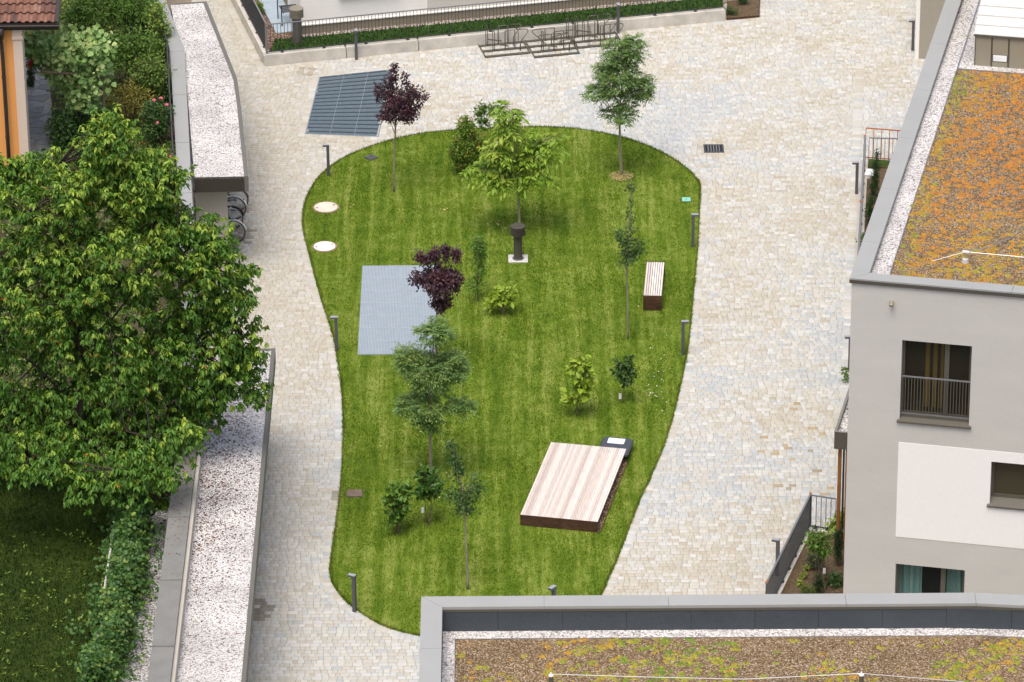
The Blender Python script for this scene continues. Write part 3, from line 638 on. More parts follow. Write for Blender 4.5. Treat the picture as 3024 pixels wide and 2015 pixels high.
for a, b in ((0, .34), (.34, .67), (.67, 1.0)):
    p = KA + lk * (Ll * a + (KW + 0.01 if a == 0 else 0.006)); q_ = KA + lk * (Ll * b - 0.006)
    MB().prism([p, q_, q_ + inn_l * KW, p + inn_l * KW], -0.02, KH - 0.003).obj('block', M_CONC, kerb)
ZR = KH - 0.04
rg = [KA + inn_d * KW + inn_l * KW, KB + inn_d * KW - kd * 0.05, KB + inn_d * 14, KC + inn_l * KW]
tag(MB().prism(rg, -0.02, ZR).obj('raised_bed_ground', M_GRAVR), kind='structure')
PL0 = GF(891, 103.6, ZR)[:2]; PL1 = GF(1440, 50, ZR)[:2]; pd = (PL1 - PL0) / np.linalg.norm(PL1 - PL0); pn = np.array([-pd[1], pd[0]])
strip = [KA + inn_d * KW + inn_l * (KW + .0) + kd * 0.0, KB + inn_d * KW - kd * 0.06, PL0 + pd * 13.2 - pn * 0.24, PL0 - pn * 0.24 - pd * 0.1, GF(812, 118, ZR)[:2]]
gst = tag(MB().prism(strip, ZR - 0.01, ZR + 0.02).obj('grass_strip', M_GRASSS), kind='structure')
x = RNG.uniform(-8, 8, 60000); y = RNG.uniform(17, 25, 60000); ok = inside(strip, x, y) & in_view(x, y, ZR, 60); x, y = x[ok], y[ok]
blades('grass', x, y, ZR + 0.018, 0.04 + 0.06 * RNG.random(len(x)), 0.02, M_GRASSS, gst, 0.8)
pg = [PL0 - pn * 0.24, PL0 + pd * 13.2 - pn * 0.24, PL0 + pd * 13.2, PL0]
tag(MB().prism(pg, ZR - 0.01, ZR + 0.012).obj('wall_gravel', gravel_mat('pink gravel', 20, [(0.0, (0.25, 0.2, 0.17)), (0.4, (0.5, 0.42, 0.36)), (1.0, (0.7, 0.62, 0.56))]), gst), kind='stuff')
pt = [GF(x, y, ZR)[:2] for x, y in [(762, 0), (816, 101), (886, 93), (866, 0)]]; pe = (pt[0] - pt[1]) / np.linalg.norm(pt[0] - pt[1]); qe = (pt[2] - pt[1]); qL = np.linalg.norm(qe); qe = qe / qL
patio = tag(MB().prism([pt[1], pt[1] + qe * (qL + .3), pt[1] + qe * (qL + .3) + pe * 7, pt[1] + pe * 7], ZR - 0.02, ZR + 0.014).obj('patio', M_JOINT), kind='structure')
for i in range(6):
    a = pt[1] + pe * (1.17 * i + 0.006); b = pt[1] + pe * (1.17 * (i + 1) - 0.006)
    MB().prism([a, a + qe * (qL + .29), b + qe * (qL + .29), b], ZR + 0.014, ZR + 0.035).obj('slab', M_SLATE, patio)
wb = thing('white_building', 'white rendered building with taupe plinth behind the far railing', 'building', (PL0[0], PL0[1], 0))
C0 = PL0 + pn * 0.06; C1 = C0 + pd * 14; CW = C0 + pd * ((GF(1260, 60, ZR)[:2] - PL0) @ pd)
lp = pe
MB().prism([C0, CW, CW + pn * 6, C0 + pe * 8], 0, 6).obj('wall', M_WHITEW, wb)
MB().prism([CW, C1, C1 + pn * 6, CW + pn * 6], 0, 6).obj('wall', mat('light grey render', (0.56, 0.535, 0.48), 0.9, noise=0.04, bump=0.1), wb)
MB().prism([PL0, PL0 + pd * 14, PL0 + pd * 14 + pn * 0.05, PL0 + pn * 0.05], ZR, ZR + 0.3).obj('plinth', mat('plinth', (0.23, 0.2, 0.145), 0.85), wb)
MB().prism([PL0 - pn * .03, PL0 + pd * 14 - pn * .03, PL0 + pd * 14 + pn * 0.055, PL0 + pn * 0.055], ZR + 0.3, ZR + 0.335).obj('drip_edge', M_WHITEW, wb)
MB().prism([C0 - pn * 0.004 + pd * 0.02 - pn * 0.0, C0 + pe * 8 - pd * 0.06, C0 + pe * 8 - pd * 0.005, C0 + pd * 0.02 - pn * 0.0 + pe * 0.05], ZR, ZR + 0.3).obj('plinth', mat('plinth'), wb)
sz_ = VF(1000, 12, PL0[1] + 0.2)
sp = C0 + pd * 1.15; MB().prism([sp - pn * 0.16, sp + pd * 1.9 - pn * 0.16, sp + pd * 1.9, sp], 1.49, 1.53).obj('window_sill', M_TAUPE, wb)
wnd = MB().prism([sp + pd * .05 - pn * .012, sp + pd * 1.85 - pn * .012, sp + pd * 1.85 + pn * .01, sp + pd * .05 + pn * .01], 1.53, 3.0).obj('window', M_TAUPE, wb)
MB().prism([sp + pd * .12 - pn * .018, sp + pd * 1.78 - pn * .018, sp + pd * 1.78, sp + pd * .12], 1.62, 2.9).obj('pane', M_GLASS, wnd)

rf = thing('railing', 'long dark steel railing of upright bars on the far retaining wall', 'railing', (KA[0], KA[1], KH))
railing(rf, KA + inn_d * 0.11 + kd * 0.12, KB + inn_d * 0.11 - kd * 0.1, KH, 0.95, 0.107, brackets=11)
rl = thing('railing', 'dark steel railing seen end on beside the narrow paved lane', 'railing', (KA[0], KA[1] + 2, KH))
railing(rl, KA + inn_l * 0.12 + lk * 0.24, KC + inn_l * 0.12, KH - .003, 0.95, 0.1, rbar=0.009, brackets=10)
cpst = KA + inn_d * 0.11 + inn_l * 0.1
MB().box((cpst[0], cpst[1], KH + 0.48), (0.028, 0.028, 0.48), math.atan2(kd[1], kd[0])).obj('corner_post', M_RAIL, rf)
MB().box((cpst[0], cpst[1], KH + 0.97), (0.03, 0.03, 0.008), math.atan2(kd[1], kd[0])).obj('post_cap', M_RUST, rf)

# ------------------------------------------------------------------ vent pipes
def vent(label, base, hgt, r, capr, caph, plate, mcap, mpipe):
    root = thing('vent_pipe', label, 'vent', base, 'round vent pipes'); x, y, z = base
    MB().lathe([(r, -0.02), (r, hgt - caph * 0.9)], base, 20).obj('pipe', mpipe, root, False)
    n = 7; cap = None
    for i in range(n):
        z0 = hgt - caph + caph * i / n; m_ = MB().lathe([(capr * 0.86, z0), (capr, z0 + 0.004), (capr, z0 + caph / n * 0.5), (capr * 0.84, z0 + caph / n * 0.55)], base, 28); m_.obj('louvre_ring', mcap, root)
    MB().lathe([(capr * 0.80, hgt - caph), (capr * 0.80, hgt - 0.012)], base, 20).obj('cap_core', M_LIP, root)
    MB().lathe([(capr * 1.0, hgt - 0.012), (capr, hgt), (capr * 0.5, hgt + 0.012), (0.01, hgt + 0.016)], base, 28).obj('cap', mcap, root)
    if plate:
        MB().bx(x - .27, x + .27, y - .24, y + .24, z - 0.02, z + 0.03).obj('base_plate', mat('plate', (0.55, 0.54, 0.5), 0.8, noise=.2, nscale=10), root)
        MB().lathe([(r * 1.35, 0.03), (r * 1.3, 0.05), (r, 0.055)], base, 20).obj('collar', M_LAMP, root)
M_VENT = mat('vent brown', (0.07, 0.063, 0.05), 0.5, spec=.45); M_VENTL = mat('vent taupe', (0.22, 0.20, 0.15), 0.5, spec=.45)
b_ = GF(1530, 768); vent('dark ribbed vent pipe on a pale plate in the lawn', (b_[0], b_[1], 0.02), 1.02, 0.118, 0.205, 0.26, True, M_VENT, M_VENT)
b_ = GF(878, 127, ZR); vent('taupe ribbed vent pipe behind the far railing corner', (b_[0], b_[1], ZR + .02), 1.12, 0.14, 0.215, 0.28, False, M_VENTL, mat('vent pipe grey', (0.11, .105, .09), .5))

# ------------------------------------------------------------------ bollard lamps
def lamp(xd, yd, ang, label, z=0.0, hgt=1.0):
    p = G(xd, yd, z); root = thing('bollard_lamp', label, 'lamp', (p[0], p[1], z), 'grey bollard lamps', local=True, rotz=ang)
    MB().bx(-.041, .041, -.041, .041, 0, hgt - .06).obj('post', M_LAMP, root)
    MB().bx(-.043, .145, -.048, .048, hgt - .06, hgt - .012).obj('lamp_head', M_LAMP, root)
    MB().bx(-.045, .147, -.05, .05, hgt - .012, hgt).obj('cap', M_LAMPT, root)
    MB().bx(.055, .135, -.04, .04, hgt - .068, hgt - .06).obj('diffuser', M_WHITE, root)
    return root
H2 = math.pi / 2
lamp(819, 137, -H2 + .2, 'grey bollard lamp against the concrete wall, left of the bicycle racks')
lamp(1420, 77, -H2 + .2, 'grey bollard lamp against the concrete wall, at the end of the bicycle racks')
lamp(755, 405, math.pi, 'grey bollard lamp at the lawn edge below the dark grating', .0)
lamp(774, 805, math.pi, 'grey bollard lamp at the lawn edge beside the pale grating', .02)
lamp(815, 1405, math.pi - .5, 'grey bollard lamp at the near left corner of the lawn', .02)
lamp(1273, 1430, -2.3, 'grey bollard lamp whose top peeps over the near roof parapet', .02)
lamp(1592, 567, 0, 'grey bollard lamp at the lawn edge near the turquoise lid', .02)
lamp(1569, 815, 0, 'grey bollard lamp at the lawn edge below the slatted bench', .02)
lamp(1968, 446, math.pi, 'grey bollard lamp beside the fenced bed with a columnar conifer')
lamp(2097, 116, math.pi, 'grey bollard lamp at the far end of the paving by the pale wall')
lamp(1786, 1322, math.pi - .3, 'grey bollard lamp beyond the near dark railing')
lamp(1952, 850, math.pi, 'grey bollard lamp mostly hidden by the corner of the grey building')

# ------------------------------------------------------------------ gratings, covers and drain
dg = thing('floor_grating', 'dark steel grating with cross slats sunk in the paving', 'grating', (DGC[0], DGC[1], 0))
MB().prism(DG, -0.0135, -0.009).obj('pit_floor', M_PIT, dg)
nr_ = 16
def bil(u, v_): return (DG[3] * (1 - u) + DG[2] * u) * (1 - v_) + (DG[0] * (1 - u) + DG[1] * u) * v_
for i in range(nr_):
    v0, v1 = i / nr_, (i + 0.62) / nr_
    a, b, c_, d = bil(0.004, v0), bil(0.996, v0), bil(0.996, v1), bil(0.004, v1)
    MB().add([(*a, -.008), (*b, -.008), (*c_, 0.004), (*d, 0.004), (*d, -.008), (*c_, -.008)], [(0, 1, 2, 3), (3, 2, 5, 4), (0, 4, 5, 1), (0, 3, 4), (1, 5, 2)]).obj('slat', M_GALVD, dg)
mbb = MB()
for i in range(64):
    a, b = bil((i + .5) / 64, 0), bil((i + .5) / 64, 1); t = (b - a) / np.linalg.norm(b - a); s_n = np.array([t[1], -t[0]]) * .0035
    mbb.add([(*(a - s_n), .006), (*(a + s_n), .006), (*(b + s_n), .006), (*(b - s_n), .006), (*(a - s_n), -.006), (*(a + s_n), -.006), (*(b + s_n), -.006), (*(b - s_n), -.006)], [(0, 1, 2, 3), (0, 3, 7, 4), (1, 5, 6, 2), (0, 4, 5, 1), (3, 2, 6, 7)])
tag(mbb.obj('bearing_bars', M_GALVD, dg), kind='stuff')
for u in (1 / 3, 2 / 3):
    a, b = bil(u - .003, 0), bil(u - .003, 1); c_, d = bil(u + .003, 1), bil(u + .003, 0); MB().prism([a, b, c_, d], -.008, .009).obj('seam_bar', mat('seam steel', (.2, .25, .28), .5), dg)
for i in range(4):
    a, b = DG[i], DG[(i + 1) % 4]; t = (b - a) / np.linalg.norm(b - a); nn = np.array([t[1], -t[0]]) * .014; MB().prism([a - nn, b - nn, b + nn, a + nn], -.012, .012 + .001 * i).obj('frame', mat('seam steel'), dg)
pgm = thing('floor_grating', 'pale blue grey grating of many panels set in the lawn', 'grating', ((LGX0 + LGX1) / 2, (LGY0 + LGY1) / 2, 0))
MB().bx(LGX0, LGX1, LGY0, LGY1, 0.0, 0.024).obj('pit_floor', mat('pit grey', (.27, .32, .36), .9), pgm)
pw, ph = (LGX1 - LGX0) / 2, (LGY1 - LGY0) / 7; mb = MB(); nbar = 26
for i in range(nbar): xx = (i + .5) / nbar * (pw - .02) - (pw - .02) / 2; mb.bx(xx - .011, xx + .011, -ph / 2 + .006, ph / 2 - .006, 0, .028)
for yy in (-ph / 2 + .008, ph / 2 - .008): mb.bx(-pw / 2 + .006, pw / 2 - .006, yy - .006, yy + .006, .001, .031)
for xx in (-pw / 2 + .007, pw / 2 - .007): mb.bx(xx - .005, xx + .005, -ph / 2 + .014, ph / 2 - .014, .001, .0305)
pm_ = mb.mesh('panel', M_GALV)
for i in range(2):
    for j in range(7): link('panel', pm_, pgm, loc=(LGX0 + pw * (i + .5), LGY0 + ph * (j + .5), .024))
def disc(xd, yd, r, label, m):
    p = G(xd, yd, 0.02); root = thing('manhole_cover', label, 'manhole', (p[0], p[1], .02), 'round covers in the lawn')
    MB().lathe([(r + .05, -.02), (r + .05, .02), (r + .005, .026), (r + .005, -.02)], p, 36).obj('rim', mat('rusty rim', (.30, .21, .13), .9, noise=.5, nscale=8), root)
    MB().lathe([(r, -.02), (r, .03), (r * .98, .034), (.01, .034)], p, 36).obj('lid', m, root)
    for a in (.5, 3.4): MB().box((p[0] + .78 * r * math.cos(a), p[1] + .78 * r * math.sin(a), .056), (.035, .02, .003)).obj('lifting_slot', M_CORTEN, root)
disc(749, 478, .33, 'cream round manhole cover, the farther of the two', M_MANH)
disc(746, 568, .30, 'white round manhole cover with two slots, the nearer of the two', mat('white lid', (.76, .72, .69), .8, noise=.06))
def lidbox(xd, yd, w_, d_, ang, label, m, name='inspection_cover'):
    p = G(xd, yd, .02); root = thing(name, label, 'cover', (p[0], p[1], .02), local=True, rotz=ang)
    MB().bx(-w_ / 2 - .02, w_ / 2 + .02, -d_ / 2 - .02, d_ / 2 + .02, -.02, .012).obj('frame', mat('cover frame', (.1, .085, .06), .9), root)
    MB().bx(-w_ / 2, w_ / 2, -d_ / 2, d_ / 2, 0.012, .03).obj('lid', m, root); MB().lathe([(.025, .03), (.025, .034)], (0, 0, 0), 10).obj('knob', M_LIP, root)
lidbox(853, 363, .28, .28, .72, 'slate diamond-set inspection cover in the lawn', mat('slate lid', (.075, .078, .085), .8, noise=.2))
lidbox(815, 1135, .38, .34, 0.02, 'brown rectangular inspection cover near the path', mat('brown lid', (.17, .125, .095), .9, noise=.3, nscale=9))
lidbox(1577, 460, .24, .24, 0, 'turquoise inspection lid at the right of the lawn', M_TURQ)
p = G(1640, 342); dr = thing('drain_grate', 'dark slotted drain grate in the paving', 'drain', (p[0], p[1], 0), local=True)
MB().bx(-.27, .27, -.26, .26, -.012, .008).obj('pit_floor', M_PIT, dr)
for a in ((-.29, .29, -.28, -.22), (-.29, .29, .22, .28)): MB().bx(*a, -.01, .014).obj('frame', M_IRON, dr)
for a in ((-.29, -.24), (.24, .29)): MB().bx(*a, -.22, .22, -.01, .0145).obj('frame', M_IRON, dr)
for i in range(5): xx = -.16 + .08 * i; MB().bx(xx - .014, xx + .014, -.22, .22, .0085, .013).obj('bar', mat('worn iron', (.16, .16, .16), .5), dr)

# ------------------------------------------------------------------ bench, deck, plastic hood
def wood_slat(mb_, x0, x1, y0, y1, z0, z1, tone): mb_.bx(x0, x1, y0, y1, z0, z1, col=tone)
def larch(): 
    t = random.random(); a = np.array([.76, .70, .64]); b = np.array([.56, .47, .41]); c_ = a * (1 - t) + b * t; return tuple(c_ * random.uniform(.9, 1.08))
z_ = lambda x, y: GF(1560 + x / 3.266, 480 + y / 3.266, .46)
bc = [z_(1143, 957), z_(1315, 961), z_(1287, 1288), z_(1110, 1287)]; bcen = np.mean(bc, 0); bd = (bc[0] - bc[3]); bang = math.atan2(bd[1], bd[0]) - H2
bench = thing('bench', 'slatted backless bench with rusty steel ends on the lawn', 'bench', (bcen[0], bcen[1], 0), local=True, rotz=bang)
for i in range(8):
    xx = -.245 + .49 * (i + .5) / 8; m_ = MB(); wood_slat(m_, xx - .023, xx + .023, -1.03, 1.03, .425, .46, larch()); m_.obj('slat', M_WOOD, bench)
for s in (-1, 1): MB().bx(-.25, .25, s * 1.045 - .012, s * 1.045 + .012, 0, .462).obj('end_panel', M_CORTEN, bench)
for xx in (-.2, .2): MB().bx(xx - .02, xx + .02, -1.03, 1.03, .38, .424).obj('rail', M_CORTEN, bench)
dc = [GF(x, y, .32) for x, y in [(1627, 1306), (1850.2, 1325.5), (1765.5, 1540.6), (1535.8, 1520.7)]]; dcen = np.mean(dc, 0); dd = (dc[0] - dc[3] + dc[1] - dc[2]) / 2; dang = math.atan2(dd[1], dd[0]) - H2
deck = thing('sun_deck', 'large low slatted timber platform with rusty steel front on the lawn', 'platform', (dcen[0], dcen[1], 0), local=True, rotz=dang)
DW, DL = 1.95, 3.87; ns = 33
for i in range(ns):
    xx = -DW / 2 + DW * (i + .5) / ns; m_ = MB(); wood_slat(m_, xx - DW / ns * .42, xx + DW / ns * .42, -DL / 2, DL / 2, .285, .32, larch()); m_.obj('slat', M_WOOD, deck)
MB().bx(-DW / 2, DW / 2, -DL / 2 - .014, -DL / 2 - .002, 0, .318).obj('front_panel', M_CORTEN, deck)
MB().bx(-DW / 2 + .1, DW / 2 - .16, -DL / 2, DL / 2 - .1, .0, .22).obj('frame', M_LIP, deck)
for yy in (-1.7, -.6, .6, 1.7): MB().bx(-DW / 2 + .02, DW / 2 - .02, yy - .03, yy + .03, .222, .284).obj('joist', M_LIP, deck)
tag(MB().bx(DW / 2 - .3, DW / 2 + .06, -DL / 2, DL / 2 - .05, .0, .04).obj('gravel_bed', M_GRAVR, deck), kind='stuff')
MB().bx(DW / 2 + .06, DW / 2 + .068, -DL / 2, DL / 2 - .05, 0, .05).obj('edging', M_CORTEN, deck)
hp = GF(1820, 1304, .30); hood = thing('mower_hood', 'slate plastic hood with white label behind the timber platform', 'hood', (hp[0], hp[1], 0), local=True, rotz=dang)
def rrect(w_, h_, r, n=5):
    out = []
    for cx, cy, a0 in ((w_ - r, h_ - r, 0), (-w_ + r, h_ - r, H2), (-w_ + r, -h_ + r, 2 * H2), (w_ - r, -h_ + r, 3 * H2)):
        for k in range(n + 1): a = a0 + H2 * k / n; out.append((cx + r * math.cos(a), cy + r * math.sin(a)))
    return out
m_ = MB(); A = rrect(.40, .44, .1); Bq = rrect(.36, .40, .09); nA = len(A)
m_.add([(x, y, .22) for x, y in A] + [(x, y, .27) for x, y in A] + [(x, y, .31) for x, y in Bq], [(i, (i + 1) % nA, nA + (i + 1) % nA, nA + i) for i in range(nA)] + [(nA + i, nA + (i + 1) % nA, 2 * nA + (i + 1) % nA, 2 * nA + i) for i in range(nA)] + [tuple(2 * nA + i for i in range(nA)), tuple(range(nA - 1, -1, -1))]); m_.obj('roof_panel', M_PLASTIC, hood)
MB().prism(rrect(.215, .14, .03), .311, .316).obj('label_panel', M_WHITE, hood)
hood.children[-1].location = (.02, -.2, 0)
for s in (-1, 1): MB().bx(s * .33 - .03, s * .33 + .03, -.3, .3, 0, .225).obj('leg', M_PLASTIC, hood)

# ------------------------------------------------------------------ bicycle racks
def rack(label, x0, x1, ang, p, front, hoops, deep):
    root = thing('bicycle_rack', label, 'bicycle rack', (p[0], p[1], 0), 'bicycle racks by the wall', local=True, rotz=ang); L = x1 - x0
    ys = [0, -.42, -.84] + ([-1.22] if deep else [])
    for yy in ys: MB().bx(x0 + .002, x1 - .002, yy - .06, yy + .06, .02, .035).obj('floor_plate', M_RACK, root)
    for xx in (x0 + .02, x1 - .02): MB().bx(xx - .016, xx + .016, ys[-1] - .06, ys[0] + .06, .035, .055).obj('side_bar', M_RACK, root)
    for (hx, hy, s, hh) in hoops:
        m_ = MB(); r = .016
        pts = [(hx, hy, .03), (hx, hy, hh - .06), (hx + s * .06, hy, hh), (hx + s * .62, hy, hh), (hx + s * .70, hy - .03, hh - .05), (hx + s * .62, hy - .10, hh - .14), (hx + s * .45, hy - .2, hh - .28), (hx + s * .42, hy - .22, hh - .36), (hx + s * .42, hy - .22, .03)]
        m_.tube(smooth_line(pts, 3), r, 6); m_.tube([(hx + s * .3, hy, hh), (hx + s * .3, hy, .03)], r, 6); m_.obj('wheel_hoop', M_RACK, root, True)
        g = MB(); gx = hx - s * .38
        g.tube(smooth_line([(gx, hy + .03, .03), (gx, hy + .03, .62), (gx + .02, hy, .66), (gx + .04, hy - .03, .62), (gx + .04, hy - .03, .03)], 3), .012, 6)
        for dy in (.03, -.03): g.tube([(gx + .04, hy + dy, .22), (gx + s * .46, hy + dy - .06, .15), (gx + s * .46, hy + dy - .06, .03)], .010, 6)
        g.obj('guide_hoop', M_RACK, root, True)
ka = math.atan2(kd[1], kd[0]); rp0 = GF(1413, 139)[:2]
for i, (lab, hoops, deep) in enumerate((('bicycle rack at the wall, the leftmost of three', [(.62, 0, 1, .62), (.74, -.42, 1, .62)], False), ('bicycle rack at the wall, the middle one reaching farthest out', [(.92, -.08, -1, .42), (.72, -.84, 1, .62), (1.02, -.5, -1, .4)], True), ('bicycle rack at the wall, half behind the ash tree crown', [(.55, 0, 1, .66), (.66, -.42, 1, .66), (.74, -.80, 1, .66)], False))):
    p = rp0 + kd * 1.44 * i; rack(lab, 0, 1.42, ka, p, 0, hoops, deep)

# ------------------------------------------------------------------ bicycles under the shelter
def wheel(root, c, r, fender=None):
    w_ = MB(); n = 28; ring = [(c[0] + r * math.cos(2 * math.pi * k / n), c[1], c[2] + r * math.sin(2 * math.pi * k / n)) for k in range(n + 1)]
    w_.tube(ring, .016, 6, False); t_ = w_.obj('wheel', M_TYRE, root, True)
    m_ = MB(); m_.tube([(c[0] + (r - .03) * math.cos(2 * math.pi * k / n), c[1], c[2] + (r - .028) * math.sin(2 * math.pi * k / n)) for k in range(n + 1)], .015, 5, False)
    m_.obj('rim', M_ALU, t_, True); s = MB()
    for k in range(14): a = 2 * math.pi * k / 14; s.bar(c, (c[0] + (r - .03) * math.cos(a), c[1], c[2] + (r - .03) * math.sin(a)), .0018, 3)
    s.bar((c[0], c[1] - .05, c[2]), (c[0], c[1] + .05, c[2]), .018, 8); s.obj('spokes', M_ALU, t_)
    if fender:
        f_ = MB(); f_.tube([(c[0] + (r + .035) * math.cos(a), c[1], c[2] + (r + .035) * math.sin(a)) for a in np.linspace(fender[0], fender[1], 14)], .026, 5); f_.obj('mudguard', fender[2], root, True)
def bicycle(label, x, y, mf, mg, tilt=0.0):
    root = thing('bicycle', label, 'bicycle', (x, y, 0), 'bicycles parked under the shelter', local=True, rotz=tilt); r = .335; B_ = -1.05
    wheel(root, (0, 0, r), r, (0.2, 2.6, mg)); wheel(root, (B_, 0, r), r, (.5, 2.9, mg))
    bb = (-.45, 0, .29); st = (-.36, 0, .62); seat = (-.31, 0, .86); hd = (-.86, 0, .74); fk = (-.83, 0, .62)
    f_ = MB()
    for a, b, rr in ((bb, st, .018), (st, seat, .014), (bb, fk, .02), (st, hd, .018), ((0, .05, r), bb, .011), ((0, -.05, r), bb, .011), ((0, .05, r), st, .009), ((0, -.05, r), st, .009), (fk, (-.99, .05, r), .012), (fk, (-.99, -.05, r), .012), ((-.99, .05, r), (B_, .05, r), .01), ((-.99, -.05, r), (B_, -.05, r), .01), (fk, (-.87, 0, .9), .016)): f_.bar(a, b, rr, 8)
    f_.obj('frame', mf, root, True)
    MB().tube(smooth_line([(-.72, -.3, .98), (-.84, -.2, 1.0), (-.88, 0, .93), (-.84, .2, 1.0), (-.72, .3, .98)], 4), .013, 6).obj('handlebar', M_ALU, root, True)
    MB().add([(-.44, -.02, .88), (-.44, .02, .88), (-.25, -.08, .89), (-.25, .08, .89), (-.18, -.07, .91), (-.18, .07, .91), (-.3, 0, .92), (-.44, 0, .85), (-.2, 0, .85)], [(0, 2, 6), (2, 4, 6), (4, 5, 6), (5, 3, 6), (3, 1, 6), (1, 0, 6), (0, 7, 2), (2, 7, 8), (2, 8, 4), (4, 8, 5), (5, 8, 3), (3, 8, 7), (3, 7, 1), (1, 7, 0)]).obj('saddle', M_TYRE, root, True)
    cr_ = MB().lathe([(.09, -.004), (.09, .004)], (0, 0, 0), 18).mesh('chainring', M_ALU); o = link('chainring', cr_, root, loc=(-.45, -.07, .29)); o.rotation_euler = (H2, 0, 0)
    cb = MB(); cb.bar((-.45, -.08, .29), (-.36, -.1, .15), .008, 5); cb.bar((-.45, .08, .29), (-.54, .1, .43), .008, 5); cb.obj('cranks', M_ALU, root)
    MB().box((.29, 0, .62), (.012, .025, .02)).obj('rear_light', M_RED, root)
wx = WX
bicycle('bicycle with white mudguard sticking out nearest the shelter end wall', wx + .03, 6.2, M_ALU, M_WHITE, .0)
bicycle('black bicycle in the middle of the row under the shelter', wx - .07, 7.1, M_IRON, M_IRON, .04)
bicycle('white bicycle farthest under the shelter roof', wx - .02, 7.75, M_WHITE, M_WHITE, -.05)
bicycle('dark bicycle at the back under the shelter roof edge', wx + .02, 8.3, M_IRON, M_ALU, .05)
tag(MB().prism([(x_ * .2 + wx + .75, y_ * .28 + 7.0) for x_, y_ in ((-1, -1), (.6, -1.1), (1, .3), (.2, 1), (-.8, .8))], .0085, .0087).obj('damp_patch', mat('damp stone', (.2, .16, .11), .7, noise=.2), pave)) if False else None

# ------------------------------------------------------------------ grey building on the right
ZP = 10.3; BA = math.radians(-12.4); BO = G(1955, 640, ZP)[:2]
e1 = np.array([math.cos(BA), math.sin(BA)]); e2 = np.array([-math.sin(BA), math.cos(BA)])
def UZ(xf, yf, v=0.0):                     # pixel on the facade plane -> (u, z)
    d = ray(xf, yf); o = BO + e2 * v; t = ((o - CAM[:2]) @ e2) / (d[:2] @ e2); p = CAM + t * d; return float((p[:2] - o) @ e1), float(p[2])
def UV(xf, yf, z):                         # pixel on a level -> (u, v)
    p = GF(xf, yf, z)[:2] - BO; return float(p @ e1), float(p @ e2)
bld = thing('grey_building', 'grey rendered building with a sedum roof and a pale rectangle round one window', 'building', (BO[0], BO[1], 0), local=True, rotz=BA)
z2 = lambda x, y: UZ(2400 + x / 2.7035, 780 + y / 2.7035); z3 = lambda x, y: UZ(2200 + x / 2.8, 1300 + y / 2.8)
fw = [z2(708, 615), z2(1270, 655), z2(1248, 1270), z2(697, 1235)]; F_u0, F_u1, F_z1, F_z0 = (fw[0][0] + fw[3][0]) / 2, (fw[1][0] + fw[2][0]) / 2, (fw[0][1] + fw[1][1]) / 2, (fw[2][1] + fw[3][1]) / 2 - .12
sw0, sw1 = z3(2032, 180), z3(2025, 560); S_u0, S_z1, S_z0 = (sw0[0] + sw1[0]) / 2, sw0[1], sw1[1]; S_u1 = S_u0 + 1.5
cw = [z3(1245, 1028), z3(1818, 1078)]; C_u0, C_u1, C_z1 = cw[0][0], cw[1][0], (cw[0][1] + cw[1][1]) / 2; C_z0 = 0.15
pp_ = [z3(1267, 20), z3(1247, 800)]; P_u0, P_z1, P_z0 = (pp_[0][0] + pp_[1][0]) / 2, pp_[0][1], pp_[1][1]
OPEN = [(F_u0, F_u1, F_z0, F_z1), (S_u0, S_u1, S_z0, S_z1), (C_u0, C_u1, C_z0, C_z1)]
BU = 14.0; BV = 30.0
def wall_open(mb_, u0, u1, za, zb, v, opens, depth):
    us_ = sorted({u0, u1, *[o[0] for o in opens], *[o[1] for o in opens]}); zs = sorted({za, zb, *[o[2] for o in opens], *[o[3] for o in opens]})
    us_ = [u for u in us_ if u0 <= u <= u1]; zs = [z for z in zs if za <= z <= zb]
    for i in range(len(us_) - 1):
        for j in range(len(zs) - 1):
            cu, cz = (us_[i] + us_[i + 1]) / 2, (zs[j] + zs[j + 1]) / 2
            if any(o[0] < cu < o[1] and o[2] < cz < o[3] for o in opens): continue
            mb_.quad((us_[i], v, zs[j]), (us_[i + 1], v, zs[j]), (us_[i + 1], v, zs[j + 1]), (us_[i], v, zs[j + 1]))
    for a, b, c_, d in opens:
        if depth:
            mb_.quad((a, v, c_), (a, v, d), (a, v + depth, d), (a, v + depth, c_)); mb_.quad((b, v, d), (b, v, c_), (b, v + depth, c_), (b, v + depth, d))
            mb_.quad((a, v, d), (b, v, d), (b, v + depth, d), (a, v + depth, d)); mb_.quad((b, v, c_), (a, v, c_), (a, v + depth, c_), (b, v + depth, c_))
mb = MB(); wall_open(mb, 0.02, BU, 0, ZP - .1, 0.02, OPEN, .26)
mb.quad((0.02, BV, 0), (0.02, 0.02, 0), (0.02, 0.02, ZP - .1), (0.02, BV, ZP - .1)); mb.quad((0.02, .02, ZP - .3), (BU, .02, ZP - .3), (BU, BV, ZP - .3), (.02, BV, ZP - .3))
mb.obj('wall', M_GREYW, bld)
mb = MB(); wall_open(mb, P_u0, BU, P_z0, P_z1, 0.012, [OPEN[1]], 0); 
mb.quad((P_u0, .02, P_z0), (P_u0, .012, P_z0), (P_u0, .012, P_z1), (P_u0, .02, P_z1)); mb.quad((P_u0, .012, P_z1), (BU, .012, P_z1), (BU, .02, P_z1), (P_u0, .02, P_z1)); mb.quad((P_u0, .02, P_z0), (BU, .02, P_z0), (BU, .012, P_z0), (P_u0, .012, P_z0))
mb.obj('pale_panel', mat('off white render', (.80, .788, .74), .92, noise=.03, nscale=12, bump=.12, bscale=28), bld)
